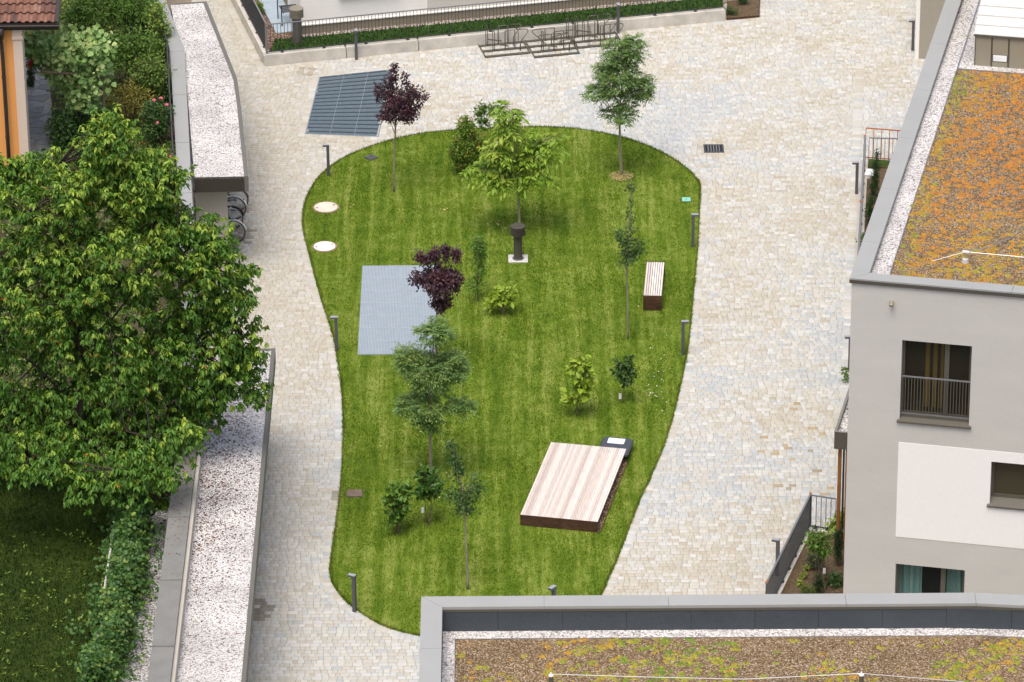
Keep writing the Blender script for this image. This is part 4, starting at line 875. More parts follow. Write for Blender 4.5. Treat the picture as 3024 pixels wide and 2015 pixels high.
def window(o, v, mull, m_glass, low=0.0, sillh=.1):
    u0, u1, za, zb = o; w_ = .06; fr = MB(); v0 = v + .17
    za2 = za + sillh
    fr.bx(u0, u0 + w_, v0, v0 + .07, za2, zb); fr.bx(u1 - w_, u1, v0, v0 + .07, za2, zb); fr.bx(u0 + w_, u1 - w_, v0, v0 + .07, zb - w_, zb); fr.bx(u0 + w_, u1 - w_, v0, v0 + .07, za2, za2 + w_ * 1.3)
    for mu in mull: fr.bx(mu - .055, mu + .055, v0 - .01, v0 + .072, za2 + w_ * 1.3, zb - w_)
    f_ = fr.obj('window', M_TAUPE, bld)
    MB().bx(u0 + w_, u1 - w_, v0 + .03, v0 + .042, za2 + w_ * 1.3, zb - w_).obj('pane', m_glass, f_)
    MB().add([(u0 - .06, v - .06, za + sillh * .35), (u1 + .06, v - .06, za + sillh * .35), (u1 + .0, v0, za2), (u0 - .0, v0, za2), (u0 - .06, v - .06, za + sillh * .35 - .04), (u1 + .06, v - .06, za + sillh * .35 - .04), (u1 + .0, v0, za), (u0 - .0, v0, za)], [(0, 1, 2, 3), (4, 5, 1, 0), (7, 6, 5, 4), (1, 5, 6, 2), (0, 3, 7, 4)]).obj('sill', M_TAUPE, f_)
    return f_
wf = window(OPEN[0], 0.02, [F_u0 + (F_u1 - F_u0) * .64], glass_mat('brown glass', (0.045, 0.037, 0.022), 0.68), sillh=.14)
MB().add([(F_u0, 1.2, F_z0), (F_u1, 1.2, F_z0), (F_u1, 1.2, F_z1), (F_u0, 1.2, F_z1), (F_u0, .285, F_z0), (F_u1, .285, F_z0), (F_u1, .285, F_z1), (F_u0, .285, F_z1)], [(0, 1, 2, 3), (4, 0, 3, 7), (1, 5, 6, 2), (3, 2, 6, 7), (4, 5, 1, 0)]).obj('room', mat('brown room', (.12, .09, .055), .9), bld)
for a, b in ((.31, .37), (.42, .48), (.53, .57)): MB().bx(F_u0 + (F_u1 - F_u0) * a, F_u0 + (F_u1 - F_u0) * b, .5, .53, F_z0 + .2, F_z1).obj('curtain_or_reflection', mat('ochre reflection', (.62, .34, .06), .9), bld)  # ochre strips added behind the glass imitate orange reflections in the pane
rb_ = MB(); hz = F_z0 + .14 + 1.02; rb_.bx(F_u0 + .005, F_u1 - .005, .07, .1, hz - .03, hz).obj('balcony_rail', M_RAIL, bld)
MB().bx(F_u0 + .005, F_u1 - .005, .075, .095, F_z0 + .2, F_z0 + .225).obj('balcony_rail', M_RAIL, bld)
bm_ = MB().bx(-.008, .008, -.012, .012, 0, hz - .03 - F_z0 - .225).mesh('balcony_bar', M_TAUPE); nb = int((F_u1 - F_u0) / .066)
for i in range(nb): link('balcony_bar', bm_, bld, loc=(F_u0 + (F_u1 - F_u0) * (i + .5) / nb, .085, F_z0 + .225))
window(OPEN[1], 0.02, [], M_GLASS, sillh=.2)
window(OPEN[2], 0.02, [C_u0 + (C_u1 - C_u0) * .68], M_GLASSC, sillh=.1)
MB().add([(C_u0, .9, C_z0), (C_u1, .9, C_z0), (C_u1, .9, C_z1), (C_u0, .9, C_z1), (C_u0, .285, C_z0), (C_u1, .285, C_z0), (C_u1, .285, C_z1), (C_u0, .285, C_z1)], [(0, 1, 2, 3), (4, 0, 3, 7), (1, 5, 6, 2), (3, 2, 6, 7), (4, 5, 1, 0)]).obj('room', M_ROOM, bld)
for a, b in ((.03, .36), (.72, .97)):
    m_ = MB(); u0, u1 = C_u0 + (C_u1 - C_u0) * a, C_u0 + (C_u1 - C_u0) * b; n_ = 60
    for i in range(n_):
        ua, ub = u0 + (u1 - u0) * i / n_, u0 + (u1 - u0) * (i + 1) / n_; fa, fb = [.36 + .04 * math.sin(t * 38) + .012 * math.sin(t * 91) for t in ((ua - u0), (ub - u0))]
        m_.quad((ua, fa, C_z0), (ub, fb, C_z0), (ub, fb, C_z1), (ua, fa, C_z1))
    m_.obj('curtain_or_reflection', M_CURT, bld, True)
# parapet coping and roof layers
CWD = .37; seg = [0, 1.95, 4.85, 7.75, 10.65, 13.55, 16.45, 19.3, 24, 30]
for a, b in zip(seg[:-1], seg[1:]):
    m_ = MB(); vs = [(-.02, a + (.0 if a else -.02) + .004 * (a > 0), ZP - .1), (CWD, a + (CWD - 0 if a == 0 else .004), ZP - .1), (CWD, b - .004, ZP - .1), (-.02, b - .004, ZP - .1)]
    vs = vs + [(x, y, ZP + (.015 if x < 0 else 0.0)) for x, y, z in vs]; m_.add(vs, [(3, 2, 1, 0), (4, 5, 6, 7), (0, 1, 5, 4), (1, 2, 6, 5), (2, 3, 7, 6), (3, 0, 4, 7)]); m_.obj('coping', M_COPE, bld)
for a, b in ((0, 3.62), (3.62, 7.6), (7.6, 14)):
    m_ = MB(); vs = [(a - .02 + .006 if a == 0 else a + .004, -.02, ZP - .1), (b - .004, -.02, ZP - .1), (b - .004, CWD - .006, ZP - .1), (CWD + .006 if a == 0 else a + .004, CWD - .006, ZP - .1)]
    vs = vs + [(x, y, ZP + (.015 if y < 0 else 0.0)) for x, y, z in vs]; m_.add(vs, [(3, 2, 1, 0), (4, 5, 6, 7), (0, 1, 5, 4), (1, 2, 6, 5), (2, 3, 7, 6), (3, 0, 4, 7)]); m_.obj('coping', M_COPE, bld)
MB().bx(-.028, 14, -.03, -.022, ZP - .105, ZP - .02).obj('drip_edge', M_LIP, bld)
MB().bx(CWD - .09, CWD - .02, CWD - .02, BV, ZP - .3, ZP - .101).obj('parapet_lining', M_FELT, bld)
MB().bx(CWD - .02, 14, CWD - .09, CWD - .03, ZP - .3, ZP - .101).obj('parapet_lining', M_FELT, bld)
ZS = ZP - .2
GW = .40
tag(MB().bx(CWD - .02, CWD + GW, CWD - .03, BV, ZP - .29, ZS).obj('roof_gravel', M_GRAVEL, bld), kind='stuff')
tag(MB().bx(CWD + GW, 14, CWD - .03, CWD + GW - .2, ZP - .29, ZS + .002).obj('roof_gravel', M_GRAVEL, bld), kind='stuff')
MB().bx(CWD + GW, CWD + GW + .012, CWD + GW - .2, BV, ZP - .29, ZS + .03).obj('edging_strip', M_ALU, bld)
tag(MB().bx(CWD + GW + .012, 14, CWD + GW - .2, BV, ZP - .29, ZS + .004).obj('roof_substrate', M_SUBST, bld), kind='stuff')
def sedum(name, u, v, z, size, cols, parent):
    """low cushions, each a handful of small domes"""
    K = len(u); n = 6; uu = np.repeat(u, n) + RNG.normal(0, 1, K * n) * np.repeat(size, n) * .55; vv_ = np.repeat(v, n) + RNG.normal(0, 1, K * n) * np.repeat(size, n) * .5
    r = np.repeat(size, n) * RNG.uniform(.35, .7, K * n); h = r * RNG.uniform(.35, .8, K * n); N_ = len(uu); k = 6
    a = RNG.random(N_)[:, None] * 6.28 + np.arange(k) * 2 * math.pi / k; V_ = np.zeros((N_, 2 * k + 1, 3))
    jit = 1 + RNG.normal(0, .15, a.shape)
    V_[:, :k] = np.stack([uu[:, None] + np.cos(a) * r[:, None] * jit, vv_[:, None] + np.sin(a) * r[:, None] * jit, np.full(a.shape, z)], -1)
    V_[:, k:2 * k] = np.stack([uu[:, None] + np.cos(a + .4) * r[:, None] * .6, vv_[:, None] + np.sin(a + .4) * r[:, None] * .6, z + h[:, None] * .8 * jit], -1)
    V_[:, 2 * k] = np.stack([uu, vv_, z + h], -1)
    f = [(i, (i + 1) % k, k + (i + 1) % k) for i in range(k)] + [(i, k + (i + 1) % k, k + i) for i in range(k)] + [(k + i, k + (i + 1) % k, 2 * k) for i in range(k)]
    F = (np.array(f)[None] + (np.arange(N_) * (2 * k + 1))[:, None, None]).reshape(-1, 3)
    c_ = np.repeat(np.repeat(cols, n, 0) * (1 + RNG.normal(0, .12, K * n))[:, None], 2 * k + 1, 0)
    return tag(link(name, fast_mesh(name, V_.reshape(-1, 3), F, np.clip(c_, .005, 1), mat('sedum', attr=True, rough=.9, noise=.3, nscale=45)), parent), kind='stuff')
ORG, MUS, YGR, GR = map(np.array, ((.40, .165, .03), (.36, .21, .035), (.28, .26, .035), (.12, .19, .025)))
def sedum_cols(u, v, orange, seed):
    n = len(u); t = vnoise(u, v, .35, seed) * .55 + vnoise(u, v, 1.1, seed + 1) * .2 + RNG.random(n) * .5 - .1 + orange
    t = np.clip(t, 0, 1)[:, None]; c_ = np.where(t < .35, GR + (YGR - GR) * (t / .35), np.where(t < .6, YGR + (MUS - YGR) * ((t - .35) / .25), MUS + (ORG - MUS) * ((t - .6) / .4))); return c_
k = 8200; u = RNG.uniform(CWD + GW + .05, 9, k); v = RNG.uniform(.62, 19.5, k); den = .35 + .8 * vnoise(u, v, .5, 21); edge = (u < 1.3)
far = np.clip((v - 13) / 3, 0, 1)
ok = (RNG.random(k) < den * (1 - .35 * far)); u, v, far = u[ok], v[ok], far[ok]
sedum('sedum', u, v, ZS + .003, RNG.uniform(.028, .074, len(u)), sedum_cols(u, v, .27 - .45 * far - .35 * (u < 1.15), 31), bld)
# camera-like spotlight on the wall
su, sz = z2(632, 312); spt = thing('wall_spotlight', 'small round taupe spotlight high on the grey wall', 'spotlight', (*(BO + e1 * su), sz), local=True, rotz=BA)
m_ = MB(); m_.tube([(0, 0.02, .03), (0, -.05, .03)], .035, 14); m_.obj('mount', M_TAUPEL, spt, False)
m_ = MB(); m_.tube([(0, -.04, .06), (0, -.11, -.02)], .05, 16); m_.obj('housing', M_TAUPEL, spt, False)
m_ = MB(); m_.tube([(0, -.108, -.017), (0, -.114, -.024)], .04, 16); m_.obj('lens', M_LIP, spt, False)
# plant room on the roof
zv = lambda x, y, z: UV(2840 + x / 6.815, y / 6.815, z)
vu, vv0 = zv(250, 1340, ZS); vh = .88
pr = thing('roof_plant_box', 'taupe panelled plant box with a stepped white roof on the sedum roof', 'plant box', (*(BO + e1 * vu + e2 * vv0), ZS), local=True, rotz=BA)
MB().bx(0.02, 4, 0.02, 7, 0, vh - .02).obj('body', M_TAUPE, pr)
pw_ = .42
for i in range(6):
    a = i * pw_ * 1.0; b = a + pw_ - .02
    if i == 1:
        MB().bx(a + .02, b, 0, .018, .36, vh - .05).obj('panel', M_TAUPEL, pr); MB().bx(a + .02, b, 0, .018, .0, .16).obj('panel', M_TAUPEL, pr)
        for j in range(6): MB().add([(a + .04, -.004, .19 + j * .026), (b - .02, -.004, .19 + j * .026), (b - .02, .016, .213 + j * .026), (a + .04, .016, .213 + j * .026), (a + .04, .0, .188 + j * .026), (b - .02, .0, .188 + j * .026)], [(0, 1, 2, 3), (4, 5, 1, 0)]).obj('louvre', M_WHITE, pr)
    else: MB().bx(a + .02, b, 0, .018, 0, vh - .05).obj('panel', M_TAUPEL, pr)
    MB().bx(a - .002, a + .018, -.012, .018, 0, vh - .05).obj('post', M_TAUPE, pr)
MB().bx(-.02, 4, -.03, .02, vh - .05, vh).obj('eaves', M_TAUPE, pr)
M_CLAD = mat('cream sheet', (.56, .55, .51), .6, noise=.03)
for j in range(16):
    y0 = -.03 + j * .36; zz = vh + j * .36 * .30
    MB().add([(-.03, y0, zz + .012), (4, y0, zz + .012), (4, y0 + .375, zz + .10), (-.03, y0 + .375, zz + .10), (-.03, y0, zz - .012), (4, y0, zz - .012), (4, y0 + .375, zz + .076), (-.03, y0 + .375, zz + .076)], [(0, 1, 2, 3), (4, 5, 1, 0), (7, 6, 5, 4), (0, 3, 7, 4), (1, 5, 6, 2), (2, 6, 7, 3)]).obj('roof_sheet', M_CLAD, pr); MB().bx(-.03, 4, y0 - .012, y0 + .02, zz - .055, zz - .013).obj('step_shadow', M_TAUPE, pr)  # dark strip under each sheet front paints the shadow line of the step
tag(MB().bx(-.36, 4, -.3, 7, -.0, .03).obj('gravel_margin', M_GRAVEL, pr), kind='stuff'); MB().bx(-.372, -.36, -.31, 7, 0, .05).obj('edging', M_ALU, pr); MB().bx(-.372, 4, -.312, -.3, 0, .051).obj('edging', M_ALU, pr)
# lightning wire and its holder
lu, lv = UV(2300 + 1540 / 2.8, 300 + 1335 / 2.8, ZS)
hold = thing('wire_holder', 'pale concrete foot holding a wire on the orange sedum roof', 'wire holder', (*(BO + e1 * lu + e2 * lv), ZS), local=True, rotz=BA)
MB().lathe([(.09, 0), (.07, .1), (.03, .12)], (0, 0, 0), 10).obj('foot', mat('grey foot', (.45, .44, .42), .8), hold); MB().bar((0, 0, .1), (0, 0, .27), .02, 8).obj('post', M_ALU, hold); MB().box((0, 0, .28), (.07, .025, .02)).obj('clamp', M_WHITE, hold)
def wire(label, pts, r=.008): 
    o = MB().tube(pts, r, 5).obj('wire', M_ALU); tag(o, label, 'wire'); return o
W3 = lambda u, v, z: (*(BO + e1 * u + e2 * v), z)
wire('thin wire stretched across the orange sedum roof', [W3(lu - .75, lv - .1, ZS + .02), W3(lu, lv, ZS + .28), W3(lu + 3, lv + .12, ZS + .2), W3(lu + 6, lv + .3, ZS + .26)])
wire('thin loose wire running back over the sedum roof', [W3(lu, lv, ZS + .28), W3(lu + .5, lv + .7, ZS + .12), W3(lu + .9, lv + 1.5, ZS + .03), W3(lu + 1.2, lv + 2.4, ZS + .03), W3(lu + 1.35, lv + 2.5, ZS + .03)])
# wing wall seen past the roof edge at the top
ww = GF(2701, 176)[:2]; wing = thing('garden_wing', 'pale wing wall with taupe infill showing past the roof edge at the top', 'wing', (ww[0], ww[1], 0))
MB().prism([ww, ww + e1 * 3, ww + e1 * 3 + e2 * 9, ww + e2 * 9], 0, 3.6).obj('wall', M_WHITEW, wing)
MB().prism([ww + e1 * .12 - e2 * .012, ww + e1 * 3 - e2 * .012, ww + e1 * 3, ww + e1 * .12], .05, 2.35).obj('infill', mat('taupe infill', (.33, .30, .24), .9, noise=.05), wing)

# ------------------------------------------------------------------ entrance canopy on the grey building
zc = 3.25; ca_ = GF(2464, 1276, zc)[:2]; cu, cv = float((ca_ - BO) @ e1), float((ca_ - BO) @ e2)
can = thing('entrance_canopy', 'dark boxed entrance canopy with gravel top on timber posts beside the grey building', 'canopy', (*ca_, 0), local=True, rotz=BA)
CWc = -cu - .0; CLc = 3.3
MB().bx(0, .05, 0, CLc, zc - .46, zc).obj('side_board', M_TAUPE, can); MB().bx(.05, CWc, 0, .05, zc - .462, zc - .002).obj('front_board', M_TAUPE, can); MB().bx(.05, CWc, CLc - .05, CLc, zc - .46, zc).obj('back_board', M_TAUPE, can)
MB().bx(-.004, .06, -.004, CLc, zc, zc + .012).obj('capping', M_COPED, can); MB().bx(.06, CWc, -.004, .05, zc, zc + .012).obj('capping', M_COPED, can)
tag(MB().bx(.05, CWc, .05, CLc - .05, zc - .4, zc - .1).obj('roof_gravel', M_GRAVEL, can), kind='stuff')
for xx in (.13, .315): MB().bx(xx - .04, xx + .04, .1, .2, 0, zc - .462).obj('post', M_POST, can)
MB().bar((.225, .16, 0), (.225, .16, zc - .462), .026, 10).obj('downpipe', M_GUTTER, can)

# ------------------------------------------------------------------ fenced bed near the grey building (lower right)
fa, fb = GF(2389, 1566)[:2], GF(2290, 1768)[:2]; fdir = (fb - fa) / np.linalg.norm(fb - fa); fend = fa + fdir * 4.6; frt = GF(2468, 1578)[:2]
bedL = thing('bed_kerb', 'concrete kerb round the planted bed by the near dark railing', 'kerb', (fa[0], fa[1], 0))
fn = np.array([-fdir[1], fdir[0]]); fn = fn if fn[0] > 0 else -fn; rd = (frt - fa) / np.linalg.norm(frt - fa); rnn = np.array([-rd[1], rd[0]]); rnn = rnn if rnn[1] < 0 else -rnn
MB().prism([fa - fn * .06, fend - fn * .06, fend + fn * .1, fa + fn * .1], 0, .1).obj('kerb', M_CONC, bedL)
MB().prism([fa + fn * .1, frt + rd * .0, frt + rnn * .14, fa + fn * .1 + rnn * .14], 0, .098).obj('kerb', M_CONC, bedL)
bp_ = [fa + fn * .1 + rnn * .14, fend + fn * .1, BO + e1 * .0 - e2 * .8, BO + e2 * 7.3 + e1 * 0.01, frt + rnn * .14]
tag(MB().prism(bp_, 0, .05).obj('planting_bed', mat('bark mulch', (.12, .082, .046), .95, noise=.6, nscale=14, bump=.9, bscale=40)), kind='structure')
rr_ = thing('railing', 'dark steel railing running towards the near parapet beside the planted bed', 'railing', (fa[0], fa[1], .1)); railing(rr_, fa + fn * .02, fend + fn * .02, .1, .92, .1, rbar=.009, brackets=7)
MB().box((fa[0] + fn[0] * .02, fa[1] + fn[1] * .02, .1 + .47), (.02, .02, .46), math.atan2(fdir[1], fdir[0])).obj('corner_post', M_IRON, rr_); MB().box((fa[0] + fn[0] * .02, fa[1] + fn[1] * .02, .1 + .945), (.035, .03, .006), math.atan2(fdir[1], fdir[0])).obj('post_cap', M_RUST, rr_)
fq = min((fa + fn * .02 + fdir * l_ for l_ in np.linspace(1, 4.5, 80)), key=lambda p_: abs(proj((p_[0], p_[1], 1.03))[1] - 1747)); MB().box((fq[0], fq[1], 1.03), (.05, .028, .012), math.atan2(fdir[1], fdir[0])).obj('joint_plate', M_RUST, rr_)
r2_ = thing('railing', 'short dark railing of seven bars closing the planted bed', 'railing', (frt[0], frt[1], .1)); railing(r2_, fa + fn * .06 + rnn * .05, frt + rnn * .05, .1, .92, .112, rbar=.007, brackets=2)

# ------------------------------------------------------------------ fenced bed farther up the right side
ua, ub = GF(2552, 500)[:2], GF(2533, 835)[:2]; ud = (ub - ua) / np.linalg.norm(ub - ua); un = np.array([-ud[1], ud[0]]); un = un if un[0] > 0 else -un
bk2 = thing('bed_kerb', 'pale concrete kerb under the railing with orange primer', 'kerb', (ua[0], ua[1], 0)); ue = ua + ud * 8
MB().prism([ua - un * .12, ue - un * .12, ue + un * .1, ua + un * .1], 0, .09).obj('kerb', M_CONCT, bk2)
bgu = [ua + un * .1, ue + un * .1, ue + un * 2.5, ua + un * 3.5]; tag(MB().prism(bgu, 0, .05).obj('planting_bed', mat('bark mulch')), kind='structure')
r3 = thing('railing', 'steel railing with an orange spot along the far planted bed', 'railing', (ua[0], ua[1], .09)); railing(r3, ua, ue, .09, .95, .3, rbar=.006, brackets=9, railw=.03)
g2 = GF(2555, 470)[:2]
r4 = thing('railing', 'rust red barred gate at the end of the far bed', 'railing', (g2[0], g2[1], 0)); railing(r4, g2, g2 + e1 * 1.6, .0, .98, .215, rbar=.009, m=M_RUST, mr=M_RUST)
r5 = thing('railing', 'barred cross railing just in front of the rust red gate', 'railing', (ua[0], ua[1], .09)); railing(r5, ua + un * .12 + ud * .02, ua + un * 1.7 + ud * .02, .05, .95, .11, rbar=.007, mr=M_RAIL, m=mat('rusty bar', (.13, .06, .035), .7))
MB().box((ua[0], ua[1], .55), (.03, .03, .5)).obj('corner_post', M_RAIL, r3); MB().box((ua[0], ua[1], 1.056), (.034, .034, .006)).obj('post_cap', M_RUST, r3)
op_ = GF(2300 + 675 / 2.8, 300 + 828 / 2.8, 1.05)[:2]; MB().box((op_[0], op_[1], 1.06), (.033, .06, .008)).obj('joint_plate', M_RUST, r3)
gpat = [g2 + e1 * .1 - e2 * .05, g2 + e1 * 2.2 - e2 * .05, ua + un * 2.2 + np.array([0, .05]), ua + un * .1 + np.array([0, .05])]; tag(MB().prism(gpat, 0, .04).obj('grass_patch', M_GRASSS), kind='structure')
bx_ = GF(2300 + 755 / 2.8, 300 + 615 / 2.8, .05); wl = thing('white_box', 'white lidded ground box beside the columnar conifer', 'box', bx_, local=True, rotz=BA); MB().bx(-.12, .12, -.2, .2, 0, .1).obj('body', M_WHITE, wl); MB().bx(-.135, .135, -.215, .215, .1, .12).obj('lid', M_WHITE, wl); MB().lathe([(.02, .12), (.02, .126)], (0, 0, 0), 8).obj('knob', M_IRON, wl)

# soil bed at the top by the end of the concrete wall
sb = [GF(x, y)[:2] for x, y in [(2147, 60), (2242, 52), (2246, -60), (2150, -60)]]; sbo = tag(MB().prism(sb, 0, .04).obj('planting_bed', mat('bark mulch')), kind='structure')
for i in range(4):
    a, b = sb[i], sb[(i + 1) % 4]; t = (b - a) / np.linalg.norm(b - a); nn = np.array([t[1], -t[0]]) * .008; MB().prism([a - nn, b - nn, b + nn, a + nn], 0, .07 + .001 * i).obj('steel_edging', M_CORTEN, sbo)

# ------------------------------------------------------------------ near roof at the bottom right
fo = GF(968 * SD, 1371 * SD, ZP)[:2]; FX, FY = float(fo[0]), float(fo[1]); FW = .42; bend = float(GF(2240 * SD, 1368 * SD, ZP)[0])
near_b = thing('near_building', 'nearest flat roof with grey coping, felt lined parapet and moss green sedum', 'building', (FX, FY, 0))
def fy(x): return FY - max(0, x - bend) * .11 - (x - FX) * .004
XE = 14.0; YB = FY - 12
MB().add([(FX + .03, fy(FX) - .03, 0), (bend, fy(bend) - .03, 0), (XE, fy(XE) - .03, 0), (XE, YB, 0), (FX + .03, YB, 0)] + [(FX + .03, fy(FX) - .03, ZP - .64), (bend, fy(bend) - .03, ZP - .64), (XE, fy(XE) - .03, ZP - .64), (XE, YB, ZP - .64), (FX + .03, YB, ZP - .64)], [(4, 3, 2, 1, 0), (5, 6, 7, 8, 9)] + [(i, (i + 1) % 5, 5 + (i + 1) % 5, 5 + i) for i in range(5)]).obj('walls', M_GREYW, near_b)
def hexa(pts, z0, z1): 
    return MB().add([(*p, z0) for p in pts] + [(*p, z1) for p in pts], [(3, 2, 1, 0), (4, 5, 6, 7), (0, 1, 5, 4), (1, 2, 6, 5), (2, 3, 7, 6), (3, 0, 4, 7)])
xs_ = [FX] + [float(GF(x, 1790, ZP)[0]) for x in (1607, 1975, 2500)] + [bend, XE]
MB().bx(FX + .03, FX + FW - .04, YB, FY - .1, ZP - .6, ZP - .11).obj('parapet', M_GREYW, near_b); MB()
for i in range(len(xs_) - 1):
    a, b = xs_[i] + .003, xs_[i + 1] - .003; ai = a + FW if i == 0 else a
    hexa([(ai, fy(ai) - FW), (b, fy(b) - FW), (b, fy(b)), (a, fy(a))], ZP - .1, ZP).obj('coping', M_COPE, near_b)
    hexa([(ai, fy(ai) - FW + .07), (b, fy(b) - FW + .07), (b, fy(b) - .05), (a + .05, fy(a) - .05)], ZP - .6, ZP - .101).obj('parapet', M_GREYW, near_b)
ys_ = [FY, FY - 1.6 - FW, FY - 4.2, FY - 12]
for i in range(3):
    a, b = ys_[i] - (.004 if i else .006), ys_[i + 1] + .004
    hexa([(FX, b), (FX + FW, b), (FX + FW, a - (FW if i == 0 else 0)), (FX, a)], ZP - .1, ZP).obj('coping', M_COPE, near_b)
MB().add([(FX + FW, fy(FX) - FW - .006, ZP - .118), (bend, fy(bend) - FW - .006, ZP - .118), (XE, fy(XE) - FW - .006, ZP - .118), (FX + FW, fy(FX) - FW - .006, ZP - .06), (bend, fy(bend) - FW - .006, ZP - .06), (XE, fy(XE) - FW - .006, ZP - .06)], [(0, 1, 4, 3), (1, 2, 5, 4)]).obj('drip_edge', M_TAUPE, near_b)
PX0 = FX + FW; pxs = [PX0] + [float(VF(x, 1870, FY - FW)[0]) for x in (1471, 1661, 1850, 2040, 2228.5, 2416, 2604, 2792, 2983, 3172)]
ZF = ZP - .56
for a, b in zip(pxs[:-1], pxs[1:]):
    hexa([(a + .004, fy(a) - FW + .004), (b - .004, fy(b) - FW + .004), (b - .004, fy(b) - FW + .04), (a + .004, fy(a) - FW + .04)], ZF - .02, ZP - .119).obj('lining_panel', M_FELT, near_b)
MB().bx(PX0 - .035, PX0 + .002, YB, FY - FW - .01, ZF - .02, ZP - .102).obj('lining_panel', M_FELT, near_b)
GWF = .33
hexa([(PX0, fy(PX0) - FW - GWF), (XE, fy(XE) - FW - GWF), (XE, fy(XE) - FW + .02), (PX0, fy(PX0) - FW + .02)], ZF - .05, ZF)
def gband(x0, x1): return hexa([(x0, fy(x0) - FW - GWF), (x1, fy(x1) - FW - GWF), (x1, fy(x1) - FW + .035), (x0, fy(x0) - FW + .035)], ZF - .05, ZF)
for a, b in ((PX0, bend), (bend, XE)): tag(gband(a, b).obj('roof_gravel', M_GRAVEL, near_b), kind='stuff')
tag(MB().bx(PX0, PX0 + .24, YB, FY - FW - GWF - .002, ZF - .05, ZF).obj('roof_gravel', M_GRAVEL, near_b), kind='stuff')
hexa([(PX0 + .24, fy(PX0 + .24) - FW - GWF - .012), (bend, fy(bend) - FW - GWF - .012), (bend, fy(bend) - FW - GWF), (PX0 + .24, fy(PX0 + .24) - FW - GWF)], ZF - .04, ZF + .03).obj('edging_strip', M_ALU, near_b)
hexa([(bend, fy(bend) - FW - GWF - .012), (XE, fy(XE) - FW - GWF - .012), (XE, fy(XE) - FW - GWF), (bend, fy(bend) - FW - GWF)], ZF - .04, ZF + .03).obj('edging_strip', M_ALU, near_b)
MB().bx(PX0 + .24, PX0 + .252, YB, FY - FW - GWF - .012, ZF - .04, ZF + .028).obj('edging_strip', M_ALU, near_b)
for a, b in ((PX0 + .252, bend), (bend, XE)): tag(hexa([(a, YB), (b, YB), (b, fy(b) - FW - GWF - .012), (a, fy(a) - FW - GWF - .012)], ZF - .05, ZF + .006).obj('roof_substrate', M_SUBST, near_b), kind='stuff')
k = 2600; x = RNG.uniform(PX0 + .3, 11, k); y = RNG.uniform(FY - 4.4, FY - FW - GWF - .04, k); den = np.clip((vnoise(x, y, .8, 41) - .3) * 2.2, .08, 1) * (.55 + .45 * np.clip((x - 1) / 4, 0, 1)); ok = (RNG.random(k) < den) & (y < FY - FW - GWF - .05 - np.maximum(0, x - bend) * .11); x, y = x[ok], y[ok]
sedum('sedum', x, y, ZF + .005, RNG.uniform(.024, .085, len(x)), sedum_cols(x, y, -.1, 51), near_b)
for lab, xf, yf in (('wire post near the left end of the near roof', 1627, 1990), ('wire post at the middle of the near roof edge', 2544, 1988)):
    p = VF(xf, yf, GF(xf, 2026, ZF)[1]); h_ = p[2] - ZF
    ph_ = thing('wire_holder', lab, 'wire holder', (p[0], p[1], ZF), 'wire posts on the near roof'); MB().lathe([(.055, 0), (.045, h_ * .6), (.045, h_ - .05)], (p[0], p[1], ZF), 12).obj('post', M_TAUPE, ph_); MB().lathe([(.05, h_ - .05), (.05, h_ - .03), (.015, h_ - .02), (.015, h_ + .02)], (p[0], p[1], ZF), 12).obj('cap', M_WHITE, ph_)
Yw = GF(1627, 2026, ZF)[1]; A_, B_, M1, E_ = VF(1627, 1991, Yw), VF(2544, 1989, Yw), VF(2200, 2006, Yw), VF(3000, 2026, Yw)
wire('thin steel wire strung between posts along the near roof', [A_, (A_ + M1) / 2 + np.array([0, 0, -.01]), M1, (M1 + B_) / 2, B_, (B_ + E_) / 2, E_], .007)

# ------------------------------------------------------------------ orange house, its path and arbour
ZE = ZG + 4.6
hw = V(63, 300, G(65, 405, ZG)[1]); HX, HY = float(hw[0]), float(hw[1]); hx0 = float(V(41.5, 300, HY)[0])
house = thing('orange_house', 'orange rendered house with pink corner pier and clay tile roof', 'house', (HX, HY, ZG))
MB().bx(HX - 9, hx0, HY + .06, HY + .5, ZG, ZE - .05).obj('wall', M_ORANGE, house)
MB().bx(hx0 + .002, HX, HY, HY + .5, ZG, ZE - .05).obj('corner_pier', M_PALEP, house)
MB().bx(hx0 - .02, HX + .03, HY - .03, HY + .53, ZE - .5, ZE - .42).obj('pier_cap', M_PALEP, house)
ev = GF(84, 68, ZE); EY = float(ev[1]); EX = float(GF(168, 60, ZE)[0]); slope = .34
MB().add([(HX - 9, EY, ZE - .02), (EX, EY, ZE - .02), (EX, EY + 7, ZE + 7 * slope - .02), (HX - 9, EY + 7, ZE + 7 * slope - .02), (HX - 9, EY, ZE - .14), (EX, EY, ZE - .14), (EX, EY + 7, ZE + 7 * slope - .14), (HX - 9, EY + 7, ZE + 7 * slope - .14)], [(0, 1, 2, 3), (4, 5, 1, 0), (5, 6, 2, 1), (7, 6, 5, 4), (0, 3, 7, 4)]).obj('roof', M_GUTTER, house)
roof = house.children[-1]
def tile_mesh(col):
    m_ = MB(); n_ = 7; wd = .2; L_ = .42; vs = []
    for yy, dz in ((0, .035), (L_, .0)):
        for i in range(n_): t = i / (n_ - 1); vs.append((wd * t, yy, dz + .045 * math.sin(math.pi * min(t / .62, 1)) - (.012 * math.sin(math.pi * max((t - .62) / .38, 0)))))
    for i in range(n_): t = i / (n_ - 1); vs.append((wd * t, 0, vs[i][2] - .022))
    m_.add(vs, [(i, i + 1, n_ + i + 1, n_ + i) for i in range(n_ - 1)] + [(2 * n_ + i, 2 * n_ + i + 1, i + 1, i) for i in range(n_ - 1)], col); return m_.mesh('tile', M_TILE)
tms = [tile_mesh(tuple(np.array(c_) * 1.0)) for c_ in ((.19, .09, .062), (.23, .115, .078), (.15, .075, .056), (.27, .155, .11), (.12, .068, .055))]
